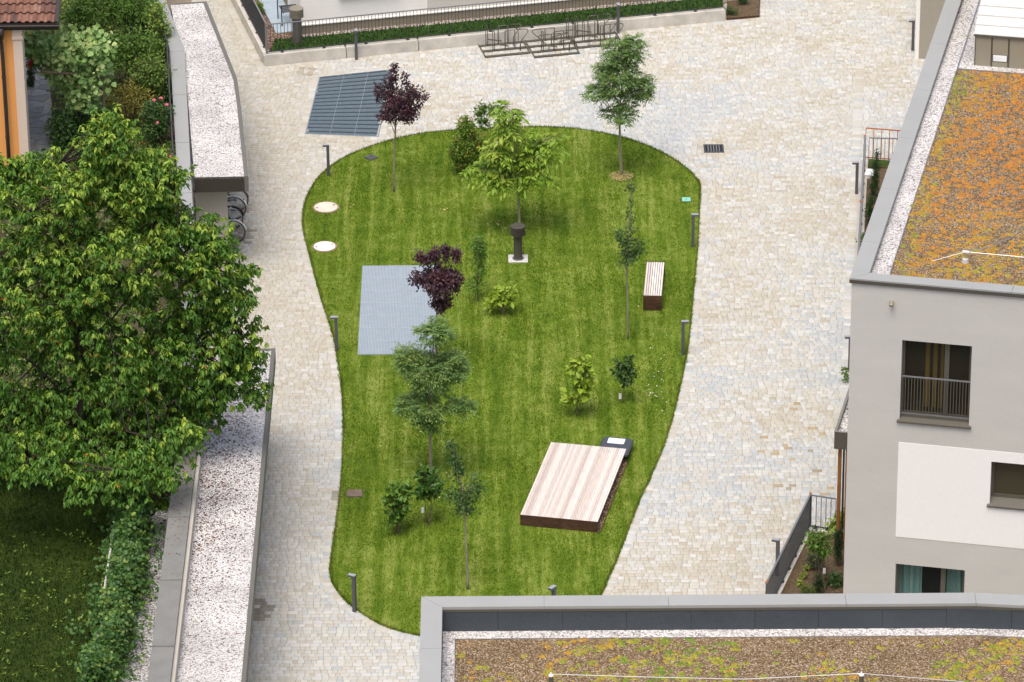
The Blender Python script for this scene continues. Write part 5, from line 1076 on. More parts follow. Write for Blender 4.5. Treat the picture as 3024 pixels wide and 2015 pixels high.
for j in range(5):
    for i in range(13):
        o = link('tile', tms[random.choice((0, 1, 1, 2, 3, 4, 0))], roof, loc=(EX - .06 - .2 * (i + 1), EY - .03 + j * .36, ZE + j * .36 * slope + .012)); o.rotation_euler = (math.atan(slope) - .06, 0, 0)
g_ = MB(); n_ = 8; 
for (x0, x1) in ((HX - 9, EX + .08),):
    vs = []
    for xx in (x0, x1):
        for k_ in range(n_ + 1): a = math.pi * k_ / n_; vs.append((xx, EY - .1 - .085 * math.cos(a), ZE - .02 - .085 * math.sin(a)))
    g_.add(vs, [(k_, k_ + 1, n_ + 2 + k_, n_ + 1 + k_) for k_ in range(n_)] + [tuple(range(n_ + 1)), tuple(range(2 * n_ + 1, n_, -1))])
g_.obj('gutter', M_GUTTER, house); MB().bx(HX - 9, EX + .06, EY - .03, EY - .012, ZE - .2, ZE - .01).obj('eaves_board', M_GUTTER, house)
MB().add([(EX - .05, EY - .03, ZE + .05), (EX + .05, EY - .03, ZE + .05), (EX + .05, EY + 5, ZE + .05 + 5 * slope), (EX - .05, EY + 5, ZE + .05 + 5 * slope), (EX + .05, EY - .03, ZE - .16), (EX + .05, EY + 5, ZE - .16 + 5 * slope)], [(0, 1, 2, 3), (1, 4, 5, 2)]).obj('verge_flashing', M_GUTTER, house)
dpx = float(V(8, 150, HY)[0]); dm = MB(); dm.tube(smooth_line([(dpx - .03, EY - .1, ZE - .1), (dpx - .03, EY - .1, ZE - .45), (dpx, HY - .09, ZE - .95), (dpx, HY - .09, ZG)], 3), .055, 10); dm.tube([(dpx - .03, EY - .1, ZE - .1), (dpx - .03, EY - .1, ZE - .42)], [.13, .1], 10); dm.obj('downpipe', M_GUTTER, house, True)
for zz in (ZE - 1.6, ZG + 1.2): MB().lathe([(.062, 0), (.066, .02), (.062, .04)], (dpx, HY - .09, zz), 10).obj('pipe_bracket', M_GUTTER, house)
# flagstone path
pathp = [G(x, y, ZG)[:2] for x, y in [(30, 125), (76, 135), (100, 150), (113, 190), (119, 240), (119, 300), (124, 360), (40, 360)]]
pth = tag(MB().prism(pathp, ZG - .01, ZG + .008).obj('garden_path', mat('path mortar', (.36, .33, .27), .95, noise=.3)), kind='structure')
def clip(poly, a, b, off):
    out = []; m_ = (a + b) / 2; d = b - a; d = d / np.linalg.norm(d); m_ = m_ - d * off
    for i in range(len(poly)):
        p, q_ = poly[i], poly[(i + 1) % len(poly)]; sp_, sq = (p - m_) @ d, (q_ - m_) @ d
        if sp_ <= 0: out.append(p)
        if (sp_ < 0) != (sq < 0) and sp_ != sq: out.append(p + (q_ - p) * sp_ / (sp_ - sq))
    return out
pa = np.array(pathp); pts = []
for i in range(8):
    for j in range(26):
        c_ = np.array([pa[:, 0].min() + (i + .5 + random.uniform(-.36, .36)) * .42, pa[:, 1].min() + (j + .5 + random.uniform(-.36, .36)) * .38]); pts.append(c_)
pts = np.array(pts)
for i, c_ in enumerate(pts):
    if not inside(pathp, np.array([c_[0]]), np.array([c_[1]]))[0]: continue
    poly = [c_ + np.array(o_) for o_ in ((-.6, -.6), (.6, -.6), (.6, .6), (-.6, .6))]
    for j in np.argsort(np.linalg.norm(pts - c_, axis=1))[1:12]: 
        if len(poly) > 2: poly = clip(poly, c_, pts[j], .014)
    if len(poly) > 2:
        g0 = random.uniform(.24, .36); MB().prism(poly, ZG + .004, ZG + .022, (g0, g0 * .95, g0 * .86)).obj('flagstone', M_FLAG, pth)

# ------------------------------------------------------------------ lawn trees and shrubs
PLUM = [(.045, .026, .036), (.115, .056, .074)]; ASH = [(.09, .175, .05), (.19, .30, .08)]; WALN = [(.13, .24, .018), (.24, .36, .035)]
DKG = [(.035, .085, .02), (.08, .155, .035)]; MIDG = [(.06, .14, .016), (.13, .24, .034)]; YEL = [(.18, .29, .016), (.30, .40, .04)]
L0 = lambda x, y: G(x, y, .02)
plant('plum_tree', 'purple leaved plum tree standing in front of the dark grating', 'tree', L0(905, 441), [(906, 370), (909, 290), (912, 250)], [(914, 238, 38, 36, 150), (905, 178, 7, 24, 20), (893, 195, 6, 26, 16), (948, 214, 22, 18, 30), (968, 222, 16, 6, 10), (872, 210, 10, 26, 20), (940, 268, 22, 18, 32), (888, 262, 22, 20, 26), (930, 188, 6, 18, 10), (955, 250, 16, 12, 14)], 'random', PLUM, (.13, .035, .045), .4, r0=.035, r1=.016, bark=M_BARKP, seed=2, n=13, ln=.085, wd=.045, spread=.05, shell=1.9, first=.62)
plant('plum_tree', 'purple leaved plum tree overhanging the pale grating', 'tree', L0(1003, 850), [(1003, 780), (1004, 715), (1006, 660)], [(1008, 645, 48, 36, 210), (975, 598, 16, 20, 26), (1000, 588, 10, 22, 20), (1022, 580, 8, 20, 16), (1046, 585, 8, 26, 20), (1012, 693, 30, 22, 50), (958, 636, 16, 12, 16), (1048, 640, 16, 22, 24)], 'random', PLUM, (.13, .045, .05), .4, r0=.038, r1=.016, seed=3, n=13, ln=.085, wd=.05, spread=.05, shell=1.9, first=.62)
plant('ash_tree', 'tall green ash tree at the far right edge of the lawn', 'tree', L0(1428, 404), [(1425, 340), (1424, 270), (1430, 190), (1445, 120)], [(1425, 175, 50, 42, 130), (1455, 112, 26, 28, 80), (1418, 120, 32, 30, 80), (1372, 212, 30, 16, 60), (1480, 202, 24, 24, 70), (1425, 262, 46, 22, 60), (1395, 165, 32, 24, 70), (1440, 230, 40, 24, 50)], 'pinnate', ASH, (.15, .22, .04), .4, r0=.05, r1=.012, bark=M_BARKP, seed=4, n=3, ln=.085, wd=.032, rach=.20, pairs=3, droop=.35, spread=.03, first=.42, twigs=160, mains=16)
plant('ash_tree', 'feathery green ash tree in front of the pale grating', 'tree', L0(990, 1098), [(989, 1040), (988, 960), (990, 880), (995, 800)], [(990, 850, 60, 46, 170), (998, 762, 34, 28, 80), (935, 822, 24, 26, 60), (1040, 838, 28, 34, 90), (985, 925, 60, 32, 100), (988, 968, 26, 16, 40), (1065, 932, 18, 12, 26), (930, 930, 18, 14, 24)], 'pinnate', ASH, (.19, .26, .05), .5, r0=.05, r1=.014, bark=M_BARKP, seed=5, n=3, ln=.088, wd=.032, rach=.21, pairs=3, droop=.3, spread=.03, first=.5, twigs=160, mains=16)
plant('walnut_tree', 'bright green walnut tree rising behind the ribbed vent pipe', 'tree', L0(1194, 535), [(1192, 470), (1188, 400), (1182, 320), (1176, 250)], [(1178, 300, 46, 34, 19), (1172, 250, 20, 22, 9), (1125, 388, 44, 18, 15), (1252, 335, 40, 18, 15), (1195, 398, 62, 20, 20), (1150, 345, 40, 22, 13), (1215, 365, 46, 22, 15), (1102, 392, 20, 10, 6), (1272, 318, 16, 10, 5)], 'pinnate', WALN, (.30, .36, .05), .55, r0=.045, r1=.012, bark=M_BARKP, seed=6, n=3, ln=.175, wd=.075, rach=.32, pairs=3, droop=.6, spread=.05, first=.45, twigs=120)
plant('photinia_shrub', 'dense green shrub with reddish tips left of the walnut tree', 'shrub', L0(1072, 398), [(1072, 370), (1072, 320)], [(1072, 345, 32, 40, 150), (1072, 295, 20, 24, 70), (1050, 350, 18, 22, 40), (1096, 330, 18, 30, 50), (1075, 378, 28, 14, 50)], 'random', [(.085, .16, .02), (.20, .30, .04)], (.36, .17, .05), .35, r0=.03, r1=.01, seed=7, n=13, ln=.09, wd=.04, spread=.05, droop=-.2)
plant('lilac_sapling', 'slender sapling with a white tag half hidden behind the walnut tree', 'sapling', L0(1140, 345), [(1128, 300), (1108, 240)], [(1106, 258, 14, 18, 26), (1130, 250, 16, 12, 16), (1112, 285, 12, 14, 14)], 'random', MIDG, (.12, .2, .03), .3, r0=.016, r1=.006, seed=8, n=9, ln=.09, wd=.05, spread=.06)
plant('sparse_tree', 'sparse slender tree with a bare leading shoot beside the bench', 'tree', L0(1443, 779), [(1442, 700), (1441, 620), (1444, 540), (1450, 470), (1452, 420)], [(1446, 565, 26, 26, 44), (1442, 592, 30, 14, 36), (1470, 570, 12, 14, 12), (1426, 540, 10, 22, 12), (1448, 525, 12, 18, 10), (1452, 428, 6, 12, 9), (1449, 465, 5, 12, 4), (1452, 500, 8, 10, 4)], 'random', DKG, (.1, .16, .03), .3, r0=.032, r1=.006, bark=M_BARKP, seed=9, n=7, ln=.075, wd=.05, spread=.06, first=.4, twigs=60, mains=14)
plant('sparse_tree', 'sparse young tree with a leaning bare leader in front of two shrubs', 'tree', L0(1075, 1354), [(1072, 1270), (1068, 1190), (1060, 1110), (1046, 1060), (1035, 1016)], [(1062, 1135, 26, 22, 36), (1034, 1138, 20, 12, 16), (1094, 1128, 18, 22, 24), (1066, 1172, 24, 9, 26), (1054, 1090, 10, 20, 18), (1037, 1024, 6, 12, 14), (1043, 1048, 6, 14, 14), (1049, 1070, 7, 12, 10), (1090, 1105, 10, 16, 8)], 'random', DKG, (.1, .17, .03), .25, r0=.036, r1=.008, bark=M_BARKP, seed=10, n=7, ln=.08, wd=.045, spread=.06, first=.45, twigs=60, mains=14)
plant('upright_shrub', 'tall narrow green shrub right of the near purple plum', 'shrub', L0(1098, 692), [(1098, 650), (1100, 600), (1100, 560)], [(1100, 570, 18, 32, 60), (1092, 655, 20, 20, 22), (1104, 610, 14, 24, 26)], 'random', MIDG, (.14, .22, .03), .35, r0=.02, r1=.008, seed=11, n=9, ln=.07, wd=.042, spread=.06)
plant('young_bush', 'small pale green bush with large leaves near the lawn centre', 'bush', L0(1162, 722), [(1158, 700), (1153, 670)], [(1153, 678, 26, 18, 26), (1135, 700, 16, 8, 7), (1168, 690, 14, 14, 9)], 'random', YEL, (.3, .38, .06), .4, r0=.012, r1=.005, seed=12, n=6, ln=.14, wd=.085, spread=.06, stems=3, droop=.3)
plant('magnolia_sapling', 'yellow green sapling with big rounded leaves above the timber platform', 'sapling', L0(1326, 957), [(1326, 920), (1328, 880), (1330, 840)], [(1332, 870, 26, 32, 32), (1335, 840, 20, 12, 12), (1312, 920, 16, 8, 8), (1340, 895, 16, 16, 10)], 'random', YEL, (.34, .4, .05), .4, r0=.018, r1=.006, seed=13, n=5, ln=.17, wd=.12, spread=.06, droop=.3)
plant('laurel_sapling', 'dark green sapling with a white tag right of the yellow green sapling', 'sapling', L0(1433, 925), [(1434, 890), (1437, 850), (1438, 825)], [(1437, 862, 20, 22, 40), (1440, 832, 14, 16, 14), (1416, 845, 9, 14, 8), (1452, 855, 9, 12, 8)], 'random', DKG, (.09, .16, .03), .3, r0=.018, r1=.006, seed=14, n=8, ln=.11, wd=.065, spread=.05, droop=.35)
plant('hydrangea_shrub', 'leafy green shrub on several stems, left of the pair by the leaning tree', 'shrub', L0(915, 1226), [(914, 1190), (912, 1150)], [(912, 1150, 22, 32, 58), (908, 1185, 18, 16, 22), (928, 1128, 14, 18, 18), (902, 1130, 10, 16, 10)], 'random', MIDG, (.16, .25, .03), .35, r0=.012, r1=.005, seed=15, n=7, ln=.125, wd=.085, spread=.06, stems=5, droop=.4)
plant('hydrangea_shrub', 'leafy shrub with a white tag, the right one of the pair by the leaning tree', 'shrub', L0(983, 1206), [(983, 1160), (985, 1110)], [(985, 1112, 26, 22, 48), (972, 1128, 14, 12, 12), (1000, 1118, 14, 12, 14), (978, 1090, 12, 12, 8)], 'random', [(.03, .085, .012), (.07, .15, .022)], (.13, .21, .03), .3, r0=.012, r1=.006, seed=16, n=7, ln=.125, wd=.085, spread=.06, stems=4, droop=.4)
def tagcard(xd, yd, basey, label):
    p = V(xd, yd, basey - .04); t_ = MB().box((p[0], p[1], p[2]), (.035, .003, .08), .15).obj('plant_tag', M_WHITE); tag(t_, label, 'tag', 'white plant tags'); return t_
tagcard(1425, 911, L0(1433, 925)[1], 'white plant tag hanging on the dark green sapling'); tagcard(971, 1172, L0(983, 1206)[1], 'white plant tag hanging low on the right hydrangea shrub'); tagcard(1142, 325, L0(1140, 345)[1], 'white plant tag left of the walnut crown')
# straw ring, daisies and fallen petals
p = L0(1428, 405); k = 500; a = RNG.random(k) * 6.28; r = .34 * np.sqrt(RNG.random(k)); litter('dry_grass', p[0] + np.cos(a) * r, p[1] - .05 + np.sin(a) * r, .05, np.tile([.42, .33, .13], (k, 1)) * RNG.uniform(.7, 1.2, (k, 1)), .02, lawn)
dz = [G(1510 + RNG.normal(0, 16), 890 + RNG.normal(0, 42)) for _ in range(46)]; x = np.array([q_[0] for q_ in dz]); y = np.array([q_[1] for q_ in dz]); ok = inside(offset_poly(LAWN, -.1), x, y); litter('daisies', x[ok], y[ok], .07, np.tile([.8, .8, .75], (ok.sum(), 1)), .017, lawn)
cl = [(1155, 520, 22, 8, 12), (1020, 483, 6, 4, 5), (800, 484, 5, 3, 4), (1200, 560, 30, 20, 8), (900, 960, 60, 90, 14), (1060, 1010, 120, 150, 16), (1290, 760, 100, 160, 16)]
x, y = [], []
for cx, cy, sx, sy, n_ in cl:
    for _ in range(n_): q_ = G(cx + RNG.normal(0, sx), cy + RNG.normal(0, sy)); x.append(q_[0]); y.append(q_[1])
x, y = np.array(x), np.array(y); ok = inside(offset_poly(LAWN, -.2), x, y); litter('fallen_petals', x[ok], y[ok], .065, np.tile([.78, .6, .32], (ok.sum(), 1)) * RNG.uniform(.6, 1.2, (ok.sum(), 1)), .022, lawn)

# ------------------------------------------------------------------ cherry tree
rng = np.random.default_rng(77); cb = G(185, 1110, ZG); CY = cb[1] - .0
cherry = thing('cherry_tree', 'great cherry tree with drooping leaves and red cherries overhanging the shelters', 'tree', cb)
LOB = [(30, 400, 70, 50, 70), (250, 345, 70, 95, 160), (120, 430, 150, 90, 240), (330, 420, 90, 90, 190), (240, 560, 190, 140, 420), (420, 560, 110, 90, 230), (500, 640, 85, 85, 170), (540, 760, 55, 110, 120), (90, 640, 180, 150, 360), (300, 760, 200, 150, 420), (440, 830, 130, 130, 280), (150, 880, 200, 150, 380), (350, 950, 140, 100, 260), (250, 1020, 150, 90, 230), (545, 880, 42, 40, 40), (90, 980, 140, 80, 150), (-80, 700, 160, 260, 300), (300, 1075, 70, 45, 60), (595, 905, 12, 26, 12), (575, 830, 30, 40, 26), (480, 900, 40, 70, 50), (200, 1085, 130, 50, 120), (60, 1040, 110, 60, 110), (380, 1040, 60, 40, 50), (-60, 1000, 120, 110, 120)]
tips, outd, hi = lobe_tips(LOB, rng, CY, 0.43, 3.4)
t2_, o2_, h2_ = lobe_tips([(230, 1085, 130, 60, 130), (90, 1050, 120, 60, 100), (340, 1070, 80, 50, 70), (-40, 1020, 90, 70, 70), (270, 1115, 60, 30, 40), (420, 1010, 50, 40, 36)], rng, CY - 3.0, 0.5, 3.0)
tips, outd, hi = np.concatenate([tips, t2_]), np.concatenate([outd, o2_]), np.concatenate([hi, h2_])
tips = np.repeat(tips, 5, 0) + rng.normal(0, 1, (len(tips) * 5, 3)) * np.array([.14, .14, .11]); outd = np.repeat(outd, 5, 0); hi = np.repeat(hi, 5)
keep = tips[:, 2] > ZG + .75; tips, outd, hi = tips[keep], outd[keep], hi[keep]
ctr = np.array([cb[0], CY, ZG + 4.5]); outd = norm(norm(tips - ctr) * .8 + np.array([0, 0, .5]))
tr = [cb + np.array([0, 0, -.1]), cb + np.array([.1, .05, 1.6]), cb + np.array([.15, .1, 3.2]), cb + np.array([.1, .2, 5.2]), cb + np.array([0.2, .2, 7.2])]
wood('trunk', smooth_line(tr, 4), .17, .03, tips, cherry, mat('cherry bark', (.05, .038, .03), .8, noise=.3), rng, 30, 500, 9, .18)
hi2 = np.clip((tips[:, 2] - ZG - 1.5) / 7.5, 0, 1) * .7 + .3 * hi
for nm, sel in (('crown', np.ones(len(tips), bool)),):
    pos, ax, nr, idx = cluster(tips[sel], outd[sel], 'whorl', rng, n=10, droop=.85, spread=.04); n_ = len(pos); sz = np.clip(1 + rng.normal(0, .2, n_), .55, 1.5)
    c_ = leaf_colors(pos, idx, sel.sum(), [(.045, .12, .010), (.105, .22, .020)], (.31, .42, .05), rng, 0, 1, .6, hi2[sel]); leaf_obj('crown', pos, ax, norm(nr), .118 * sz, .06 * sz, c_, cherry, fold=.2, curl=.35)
k = rng.choice(len(tips), 240); cp = tips[k] + rng.normal(0, .08, (240, 3)) - np.array([0, 0, .06]); m_ = MB()
oct_ = np.array([(1, 0, 0), (0, 1, 0), (-1, 0, 0), (0, -1, 0), (0, 0, 1), (0, 0, -1)]) * .022; of = [(0, 1, 4), (1, 2, 4), (2, 3, 4), (3, 0, 4), (1, 0, 5), (2, 1, 5), (3, 2, 5), (0, 3, 5)]
for c0 in cp:
    for d_ in ((0, 0, 0), (.03, .01, -.02)): m_.add(c0 + np.array(d_) + oct_, of, (.55, .06, .015) if random.random() < .6 else (.5, .16, .02))
tag(m_.obj('cherries', mat('cherry skin', attr=True, rough=.3), cherry, True), kind='stuff')

# ------------------------------------------------------------------ back garden plants
GZ = lambda x, y: G(x, y, ZG)
# vine arbour
vb = GZ(180, 320); arb = thing('vine_arbour', 'grape vine spreading big pale leaves over timber poles beside the orange house', 'vine', vb)
va = [V(85, 112, vb[1] - .2), V(235, 175, vb[1] - .3), V(180, 90, vb[1] + 1.6), V(95, 165, vb[1] - 1.2)]
for a_, b_2 in ((0, 1), (2, 0), (3, 1)): MB().bar(va[a_], va[b_2], .04, 8).obj('pole', M_BARK, arb)
for q_ in (va[1], va[2]): MB().bar((q_[0], q_[1], ZG), (q_[0], q_[1], q_[2] + .05), .05, 8).obj('post', M_BARK, arb)
MB().tube(smooth_line([vb, vb + np.array([.1, -.2, .9]), va[1] * .5 + va[0] * .5], 4), [.05] * 8 + [.03], 7).obj('stem', M_BARK, arb) if False else None
rng = np.random.default_rng(5); tips, outd, hi = lobe_tips([(120, 100, 60, 26, 110), (175, 115, 62, 40, 190), (200, 160, 46, 50, 170), (150, 150, 50, 40, 150), (195, 210, 44, 40, 110), (90, 115, 26, 22, 50), (215, 100, 34, 24, 70)], rng, vb[1] - .2)
pos, ax, nr, idx = cluster(tips, outd, 'random', rng, n=5, spread=.11, droop=.5); n_ = len(pos); sz = np.clip(1 + rng.normal(0, .25, n_), .5, 1.5)
nr = norm(nr * .5 + np.array([0, -.7, .5])); c_ = leaf_colors(pos, idx, len(tips), [(.13, .25, .06), (.28, .42, .13)], (.50, .58, .22), rng, 0, 1, .45, hi + .4); leaf_obj('crown', pos, ax, nr, .135 * sz, .135 * sz, c_, arb, fold=.2)
specs = [
 ('rose_bush', 'pink rose bush leaning over the boundary wall', 'rose', (372, 335), [(360, 268, 34, 44, 170), (350, 300, 26, 30, 60)], DKG, (.08, .13, .03), dict(n=9, ln=.08, wd=.05, spread=.06), 41),
 ('rose_bush', 'rose bush by the wall, partly behind the cherry crown', 'rose', (392, 480), [(380, 430, 22, 60, 110)], DKG, (.08, .13, .03), dict(n=9, ln=.08, wd=.05, spread=.06), 42),
 ('apple_sapling', 'young fruit tree with thin bent stem in the garden middle', 'sapling', (285, 215), [(300, 130, 60, 50, 130), (330, 100, 40, 40, 80), (265, 110, 36, 30, 60)], MIDG, (.16, .22, .04), dict(n=9, ln=.10, wd=.05, spread=.1), 43),
 ('peach_tree', 'green garden tree at the very top left, behind the tile roof', 'tree', (240, 120), [(230, 20, 70, 44, 200), (300, 10, 50, 40, 120), (190, 40, 40, 40, 90)], MIDG, (.12, .2, .03), dict(n=9, ln=.12, wd=.045, spread=.09, droop=.7), 44),
 ('currant_bush', 'light green bush against the boundary wall at the top', 'bush', (375, 150), [(365, 70, 26, 60, 130), (380, 120, 18, 50, 80)], [(.12, .21, .03), (.24, .34, .06)], (.25, .3, .06), dict(n=9, ln=.09, wd=.06, spread=.08), 45),
 ('raspberry_bush', 'tangled green bush beside the boundary wall behind the roses', 'bush', (350, 240), [(345, 170, 44, 44, 190), (380, 200, 18, 44, 70)], [(.07, .14, .022), (.16, .25, .045)], (.2, .24, .05), dict(n=9, ln=.085, wd=.05, spread=.08), 46),
 ('bronze_shrub', 'yellow brown feathery shrub just above the cherry tree top', 'shrub', (300, 290), [(300, 225, 50, 34, 150), (330, 250, 30, 26, 60)], [(.10, .10, .015), (.22, .2, .03)], (.35, .28, .05), dict(n=9, ln=.09, wd=.03, spread=.08), 47),
 ('fern_clump', 'low green undergrowth below the vine', 'shrub', (205, 300), [(215, 262, 50, 26, 110), (165, 280, 40, 24, 80), (150, 300, 36, 26, 60)], DKG, (.1, .16, .03), dict(n=9, ln=.11, wd=.05, spread=.08), 48),
 ('climbing_rose', 'climbing rose with deep red blooms against the orange house', 'rose', (76, 200), [(72, 150, 8, 30, 40), (68, 185, 8, 24, 30)], DKG, (.08, .12, .03), dict(n=8, ln=.07, wd=.05, spread=.05), 49),
 ('laurel_bush', 'dark green bush half under the vine near the path edge', 'bush', (150, 345), [(140, 300, 30, 40, 110), (180, 330, 40, 30, 90)], DKG, (.06, .11, .02), dict(n=9, ln=.10, wd=.06, spread=.07), 50),
 ('plum_sapling', 'thin tree at the top between the vine and the wall', 'sapling', (330, 95), [(320, 30, 46, 40, 120), (345, 60, 26, 40, 60)], MIDG, (.14, .2, .03), dict(n=9, ln=.09, wd=.05, spread=.09), 52),
]
for nm, lab, cat, (bx0, by0), lob, pal_, yng, kw, sd in specs:
    b0 = GZ(bx0, by0); kw = dict(kw); plant(nm, lab, cat, b0, [(bx0, by0 - 30), (lob[0][0], lob[0][1])], lob, 'random', pal_, yng, .35, r0=.03, r1=.01, seed=sd, stems=3 if cat in ('rose', 'bush', 'shrub') else 1, mains=12, twigs=60, **kw)
def bloom(xd, yd, Y, col, r, root):
    c0 = V(xd, yd, Y); m_ = MB(); rng_ = np.random.default_rng(int(xd * 7 + yd))
    for k_ in range(9):
        d_ = rand_dir(1, rng_)[0]; d_[2] = abs(d_[2]); m_.add(c0 + d_ * r * .45 + oct_ / .022 * r * .5 * np.array([1, 1, .7]), of)
    m_.obj('bloom', col, root, True)
M_PINK = mat('pink petal', (.72, .13, .20), .7); M_DRED = mat('red petal', (.38, .01, .02), .7)
objs = {o.get('label'): o for o in COL.objects if o.get('label')}
rb1 = objs['pink rose bush leaning over the boundary wall']; rb2 = objs['rose bush by the wall, partly behind the cherry crown']; rb3 = objs['climbing rose with deep red blooms against the orange house']
for x_, y_ in ((354, 231), (370, 227), (383, 242), (361, 283)): bloom(x_, y_, GZ(372, 335)[1] - .55, M_PINK, .075, rb1)
for x_, y_ in ((394, 374), (397, 408), (392, 360)): bloom(x_, y_, GZ(392, 480)[1] - .4, M_PINK, .055, rb2)
for x_, y_ in ((72, 136), (66, 142), (70, 147), (76, 130), (68, 158), (66, 150), (74, 140)): bloom(x_, y_, GZ(76, 200)[1] - .35, M_DRED, .07, rb3)
# ground cover over the garden soil
k = 15000; gx = RNG.uniform(-16.5, -9.2, k); gy = RNG.uniform(-9, 24, k); ok = inside(gp, gx, gy) & ~inside(pathp, gx, gy) & (vnoise(gx, gy, .9, 61) > .25) & in_view(gx, gy, ZG, 40) & (gy > -8) & ~((gx < HX + .1) & (gy < HY + 5) & (gy > HY - .1)); gx, gy = gx[ok], gy[ok]; k = len(gx)
tt = np.stack([gx, gy, ZG + RNG.random(k) * .35 * vnoise(gx, gy, .8, 62)], 1); rng = np.random.default_rng(8)
pos, ax, nr, idx = cluster(tt, np.tile([0, 0, 1.0], (k, 1)), 'random', rng, n=3, spread=.05, droop=-.1); c_ = leaf_colors(pos, idx, k, [(.07, .15, .02), (.17, .28, .04)], (.3, .36, .06), rng, 0, 1, .4)
tag(leaf_obj('undergrowth', pos, ax, norm(nr), np.full(len(pos), .11), np.full(len(pos), .05), c_, None), 'low green undergrowth covering the back garden soil', 'undergrowth', kind='stuff')
# stump, bare branch, garden fence
st_ = GZ(208, 205); tag(MB().lathe([(.16, 0), (.13, .3), (.12, .55)], st_, 10).obj('tree_stump', M_BARKP), 'weathered pale stump behind the vine', 'stump')
gf = thing('garden_fence', 'thin black wire fence along the garden side of the boundary wall', 'fence', (-9.6, 8, ZG)); fl = [side(i, -1)[:2] + np.array([-.09, 0]) for i in range(0, 6)] if side(2, -1)[0] < WL[2][0] else [side(i, 1)[:2] + np.array([-.09, 0]) for i in range(0, 6)]
fl = [(p_[0], p_[1]) for p_ in fl]; fl3 = [(x_, y_, ZG + 1.25) for x_, y_ in fl]
MB().tube(fl3, .022, 6).obj('top_rail', M_IRON, gf)
for zz in (.3, .6, .9): MB().tube([(x_, y_, ZG + zz) for x_, y_ in fl], .006, 4).obj('wire', M_IRON, gf)
fa_ = np.array(fl); s0 = np.concatenate([[0], np.cumsum(np.linalg.norm(np.diff(fa_, axis=0), axis=1))])
for t_ in np.arange(.5, s0[-1], 1.9): MB().bar((np.interp(t_, s0, fa_[:, 0]), np.interp(t_, s0, fa_[:, 1]), ZG), (np.interp(t_, s0, fa_[:, 0]), np.interp(t_, s0, fa_[:, 1]), ZG + 1.3), .025, 6).obj('post', M_IRON, gf)

# ------------------------------------------------------------------ ivy hedge with a pale rail
h0, h1 = GZ(314, 1205), GZ(234, 1610); hedge = thing('ivy_hedge', 'ivy covered hedge between the shaded garden lawn and the gravel strip', 'hedge', (h0 + h1) / 2)
k = 4300; t = RNG.random(k) ** 1.0; hgt = .85 + .7 * vnoise(t * 13, t * 0, 1.0, 71); wdh = .14 * (1.0 + 2.2 * vnoise(t * 16, t * 0 + 3, 1, 72) ** 2) * (1 + .9 * np.clip(.3 - t, 0, 1))
ang = RNG.random(k) * math.pi; rr = 1 - .25 * RNG.random(k) ** 2; base = h0[None] * (1 - t[:, None]) + h1[None] * t[:, None]
loose = (RNG.random(k) < .16); hx = base[:, 0] + loose * RNG.normal(0, .32, k) + (vnoise(t * 11, t * 0, 1, 75) - .5) * .35 + np.cos(ang) * wdh * rr; hz = ZG + .05 + (hgt * np.where(loose, .55, 1.0)) * np.clip(np.sin(ang) ** .5 * rr, 0, 1.1) * RNG.random(k) ** .35; tips = np.stack([hx, base[:, 1] + RNG.normal(0, .1, k), hz], 1)
outd = norm(np.stack([np.cos(ang), np.full(k, -.5), np.sin(ang)], 1)); rng = np.random.default_rng(9)
pos, ax, nr, idx = cluster(tips, outd, 'random', rng, n=5, spread=.07, droop=.4); n_ = len(pos); nr = norm(nr * .5 + outd[idx]); sz = np.clip(1 + rng.normal(0, .25, n_), .5, 1.5)
c_ = leaf_colors(pos, idx, k, [(.025, .075, .014), (.075, .165, .03)], (.2, .28, .045), rng, 0, 1, .25, .4 + vnoise(t * 14, t * 0, 1, 73)); leaf_obj('foliage', pos, ax, nr, .08 * sz, .07 * sz, c_, hedge, fold=.1)
mb = MB(); 
for i in range(14): t_ = (i + .5) / 14; b0 = h0 * (1 - t_) + h1 * t_; MB().tube([b0 + np.array([0, 0, -.02]), b0 + np.array([random.uniform(-.1, .1), 0, .5]), b0 + np.array([random.uniform(-.2, .2), 0, 1.0])], [.02, .015, .008], 5).obj('stem', M_BARK, hedge)
hr = thing('hedge_rail', 'pale metal handrail running through the ivy hedge', 'rail', (h1[0], h1[1], ZG)); ra_, rb_2 = V(258, 1235, (h0 * .75 + h1 * .25)[1]), V(206, 1580, h1[1] + .3)
MB().bar(ra_, rb_2, .028, 8).obj('handrail', mat('pale rail', (.5, .48, .45), .5), hr)
for t_ in (.02, .35, .68, .98): q_ = ra_ * (1 - t_) + rb_2 * t_; MB().bar((q_[0], q_[1], ZG), q_, .022, 8).obj('post', mat('pale rail'), hr)
shr = GZ(372, 1165); plant('elder_bush', 'loose pale leaved bush between the hedge and the boundary wall', 'bush', shr, [(370, 1140), (365, 1120)], [(360, 1100, 30, 32, 70), (320, 1150, 34, 40, 110), (375, 1180, 18, 26, 40), (290, 1180, 30, 40, 90)], 'random', MIDG, (.14, .22, .05), .35, r0=.02, r1=.008, seed=61, stems=4, n=8, ln=.10, wd=.055, spread=.07)
lsn = 700; x = RNG.normal(-8.75, .35, lsn); y = RNG.normal(-9.3, 1.5, lsn); ok = (x < -8.15); x, y = x[ok], y[ok]; litter('leaf_litter', x, y, ZG + .03, pl[RNG.integers(0, 3, len(x))], .05, None); tag(COL.objects[-1], 'brown leaf litter on the gravel strip by the wall', 'litter')

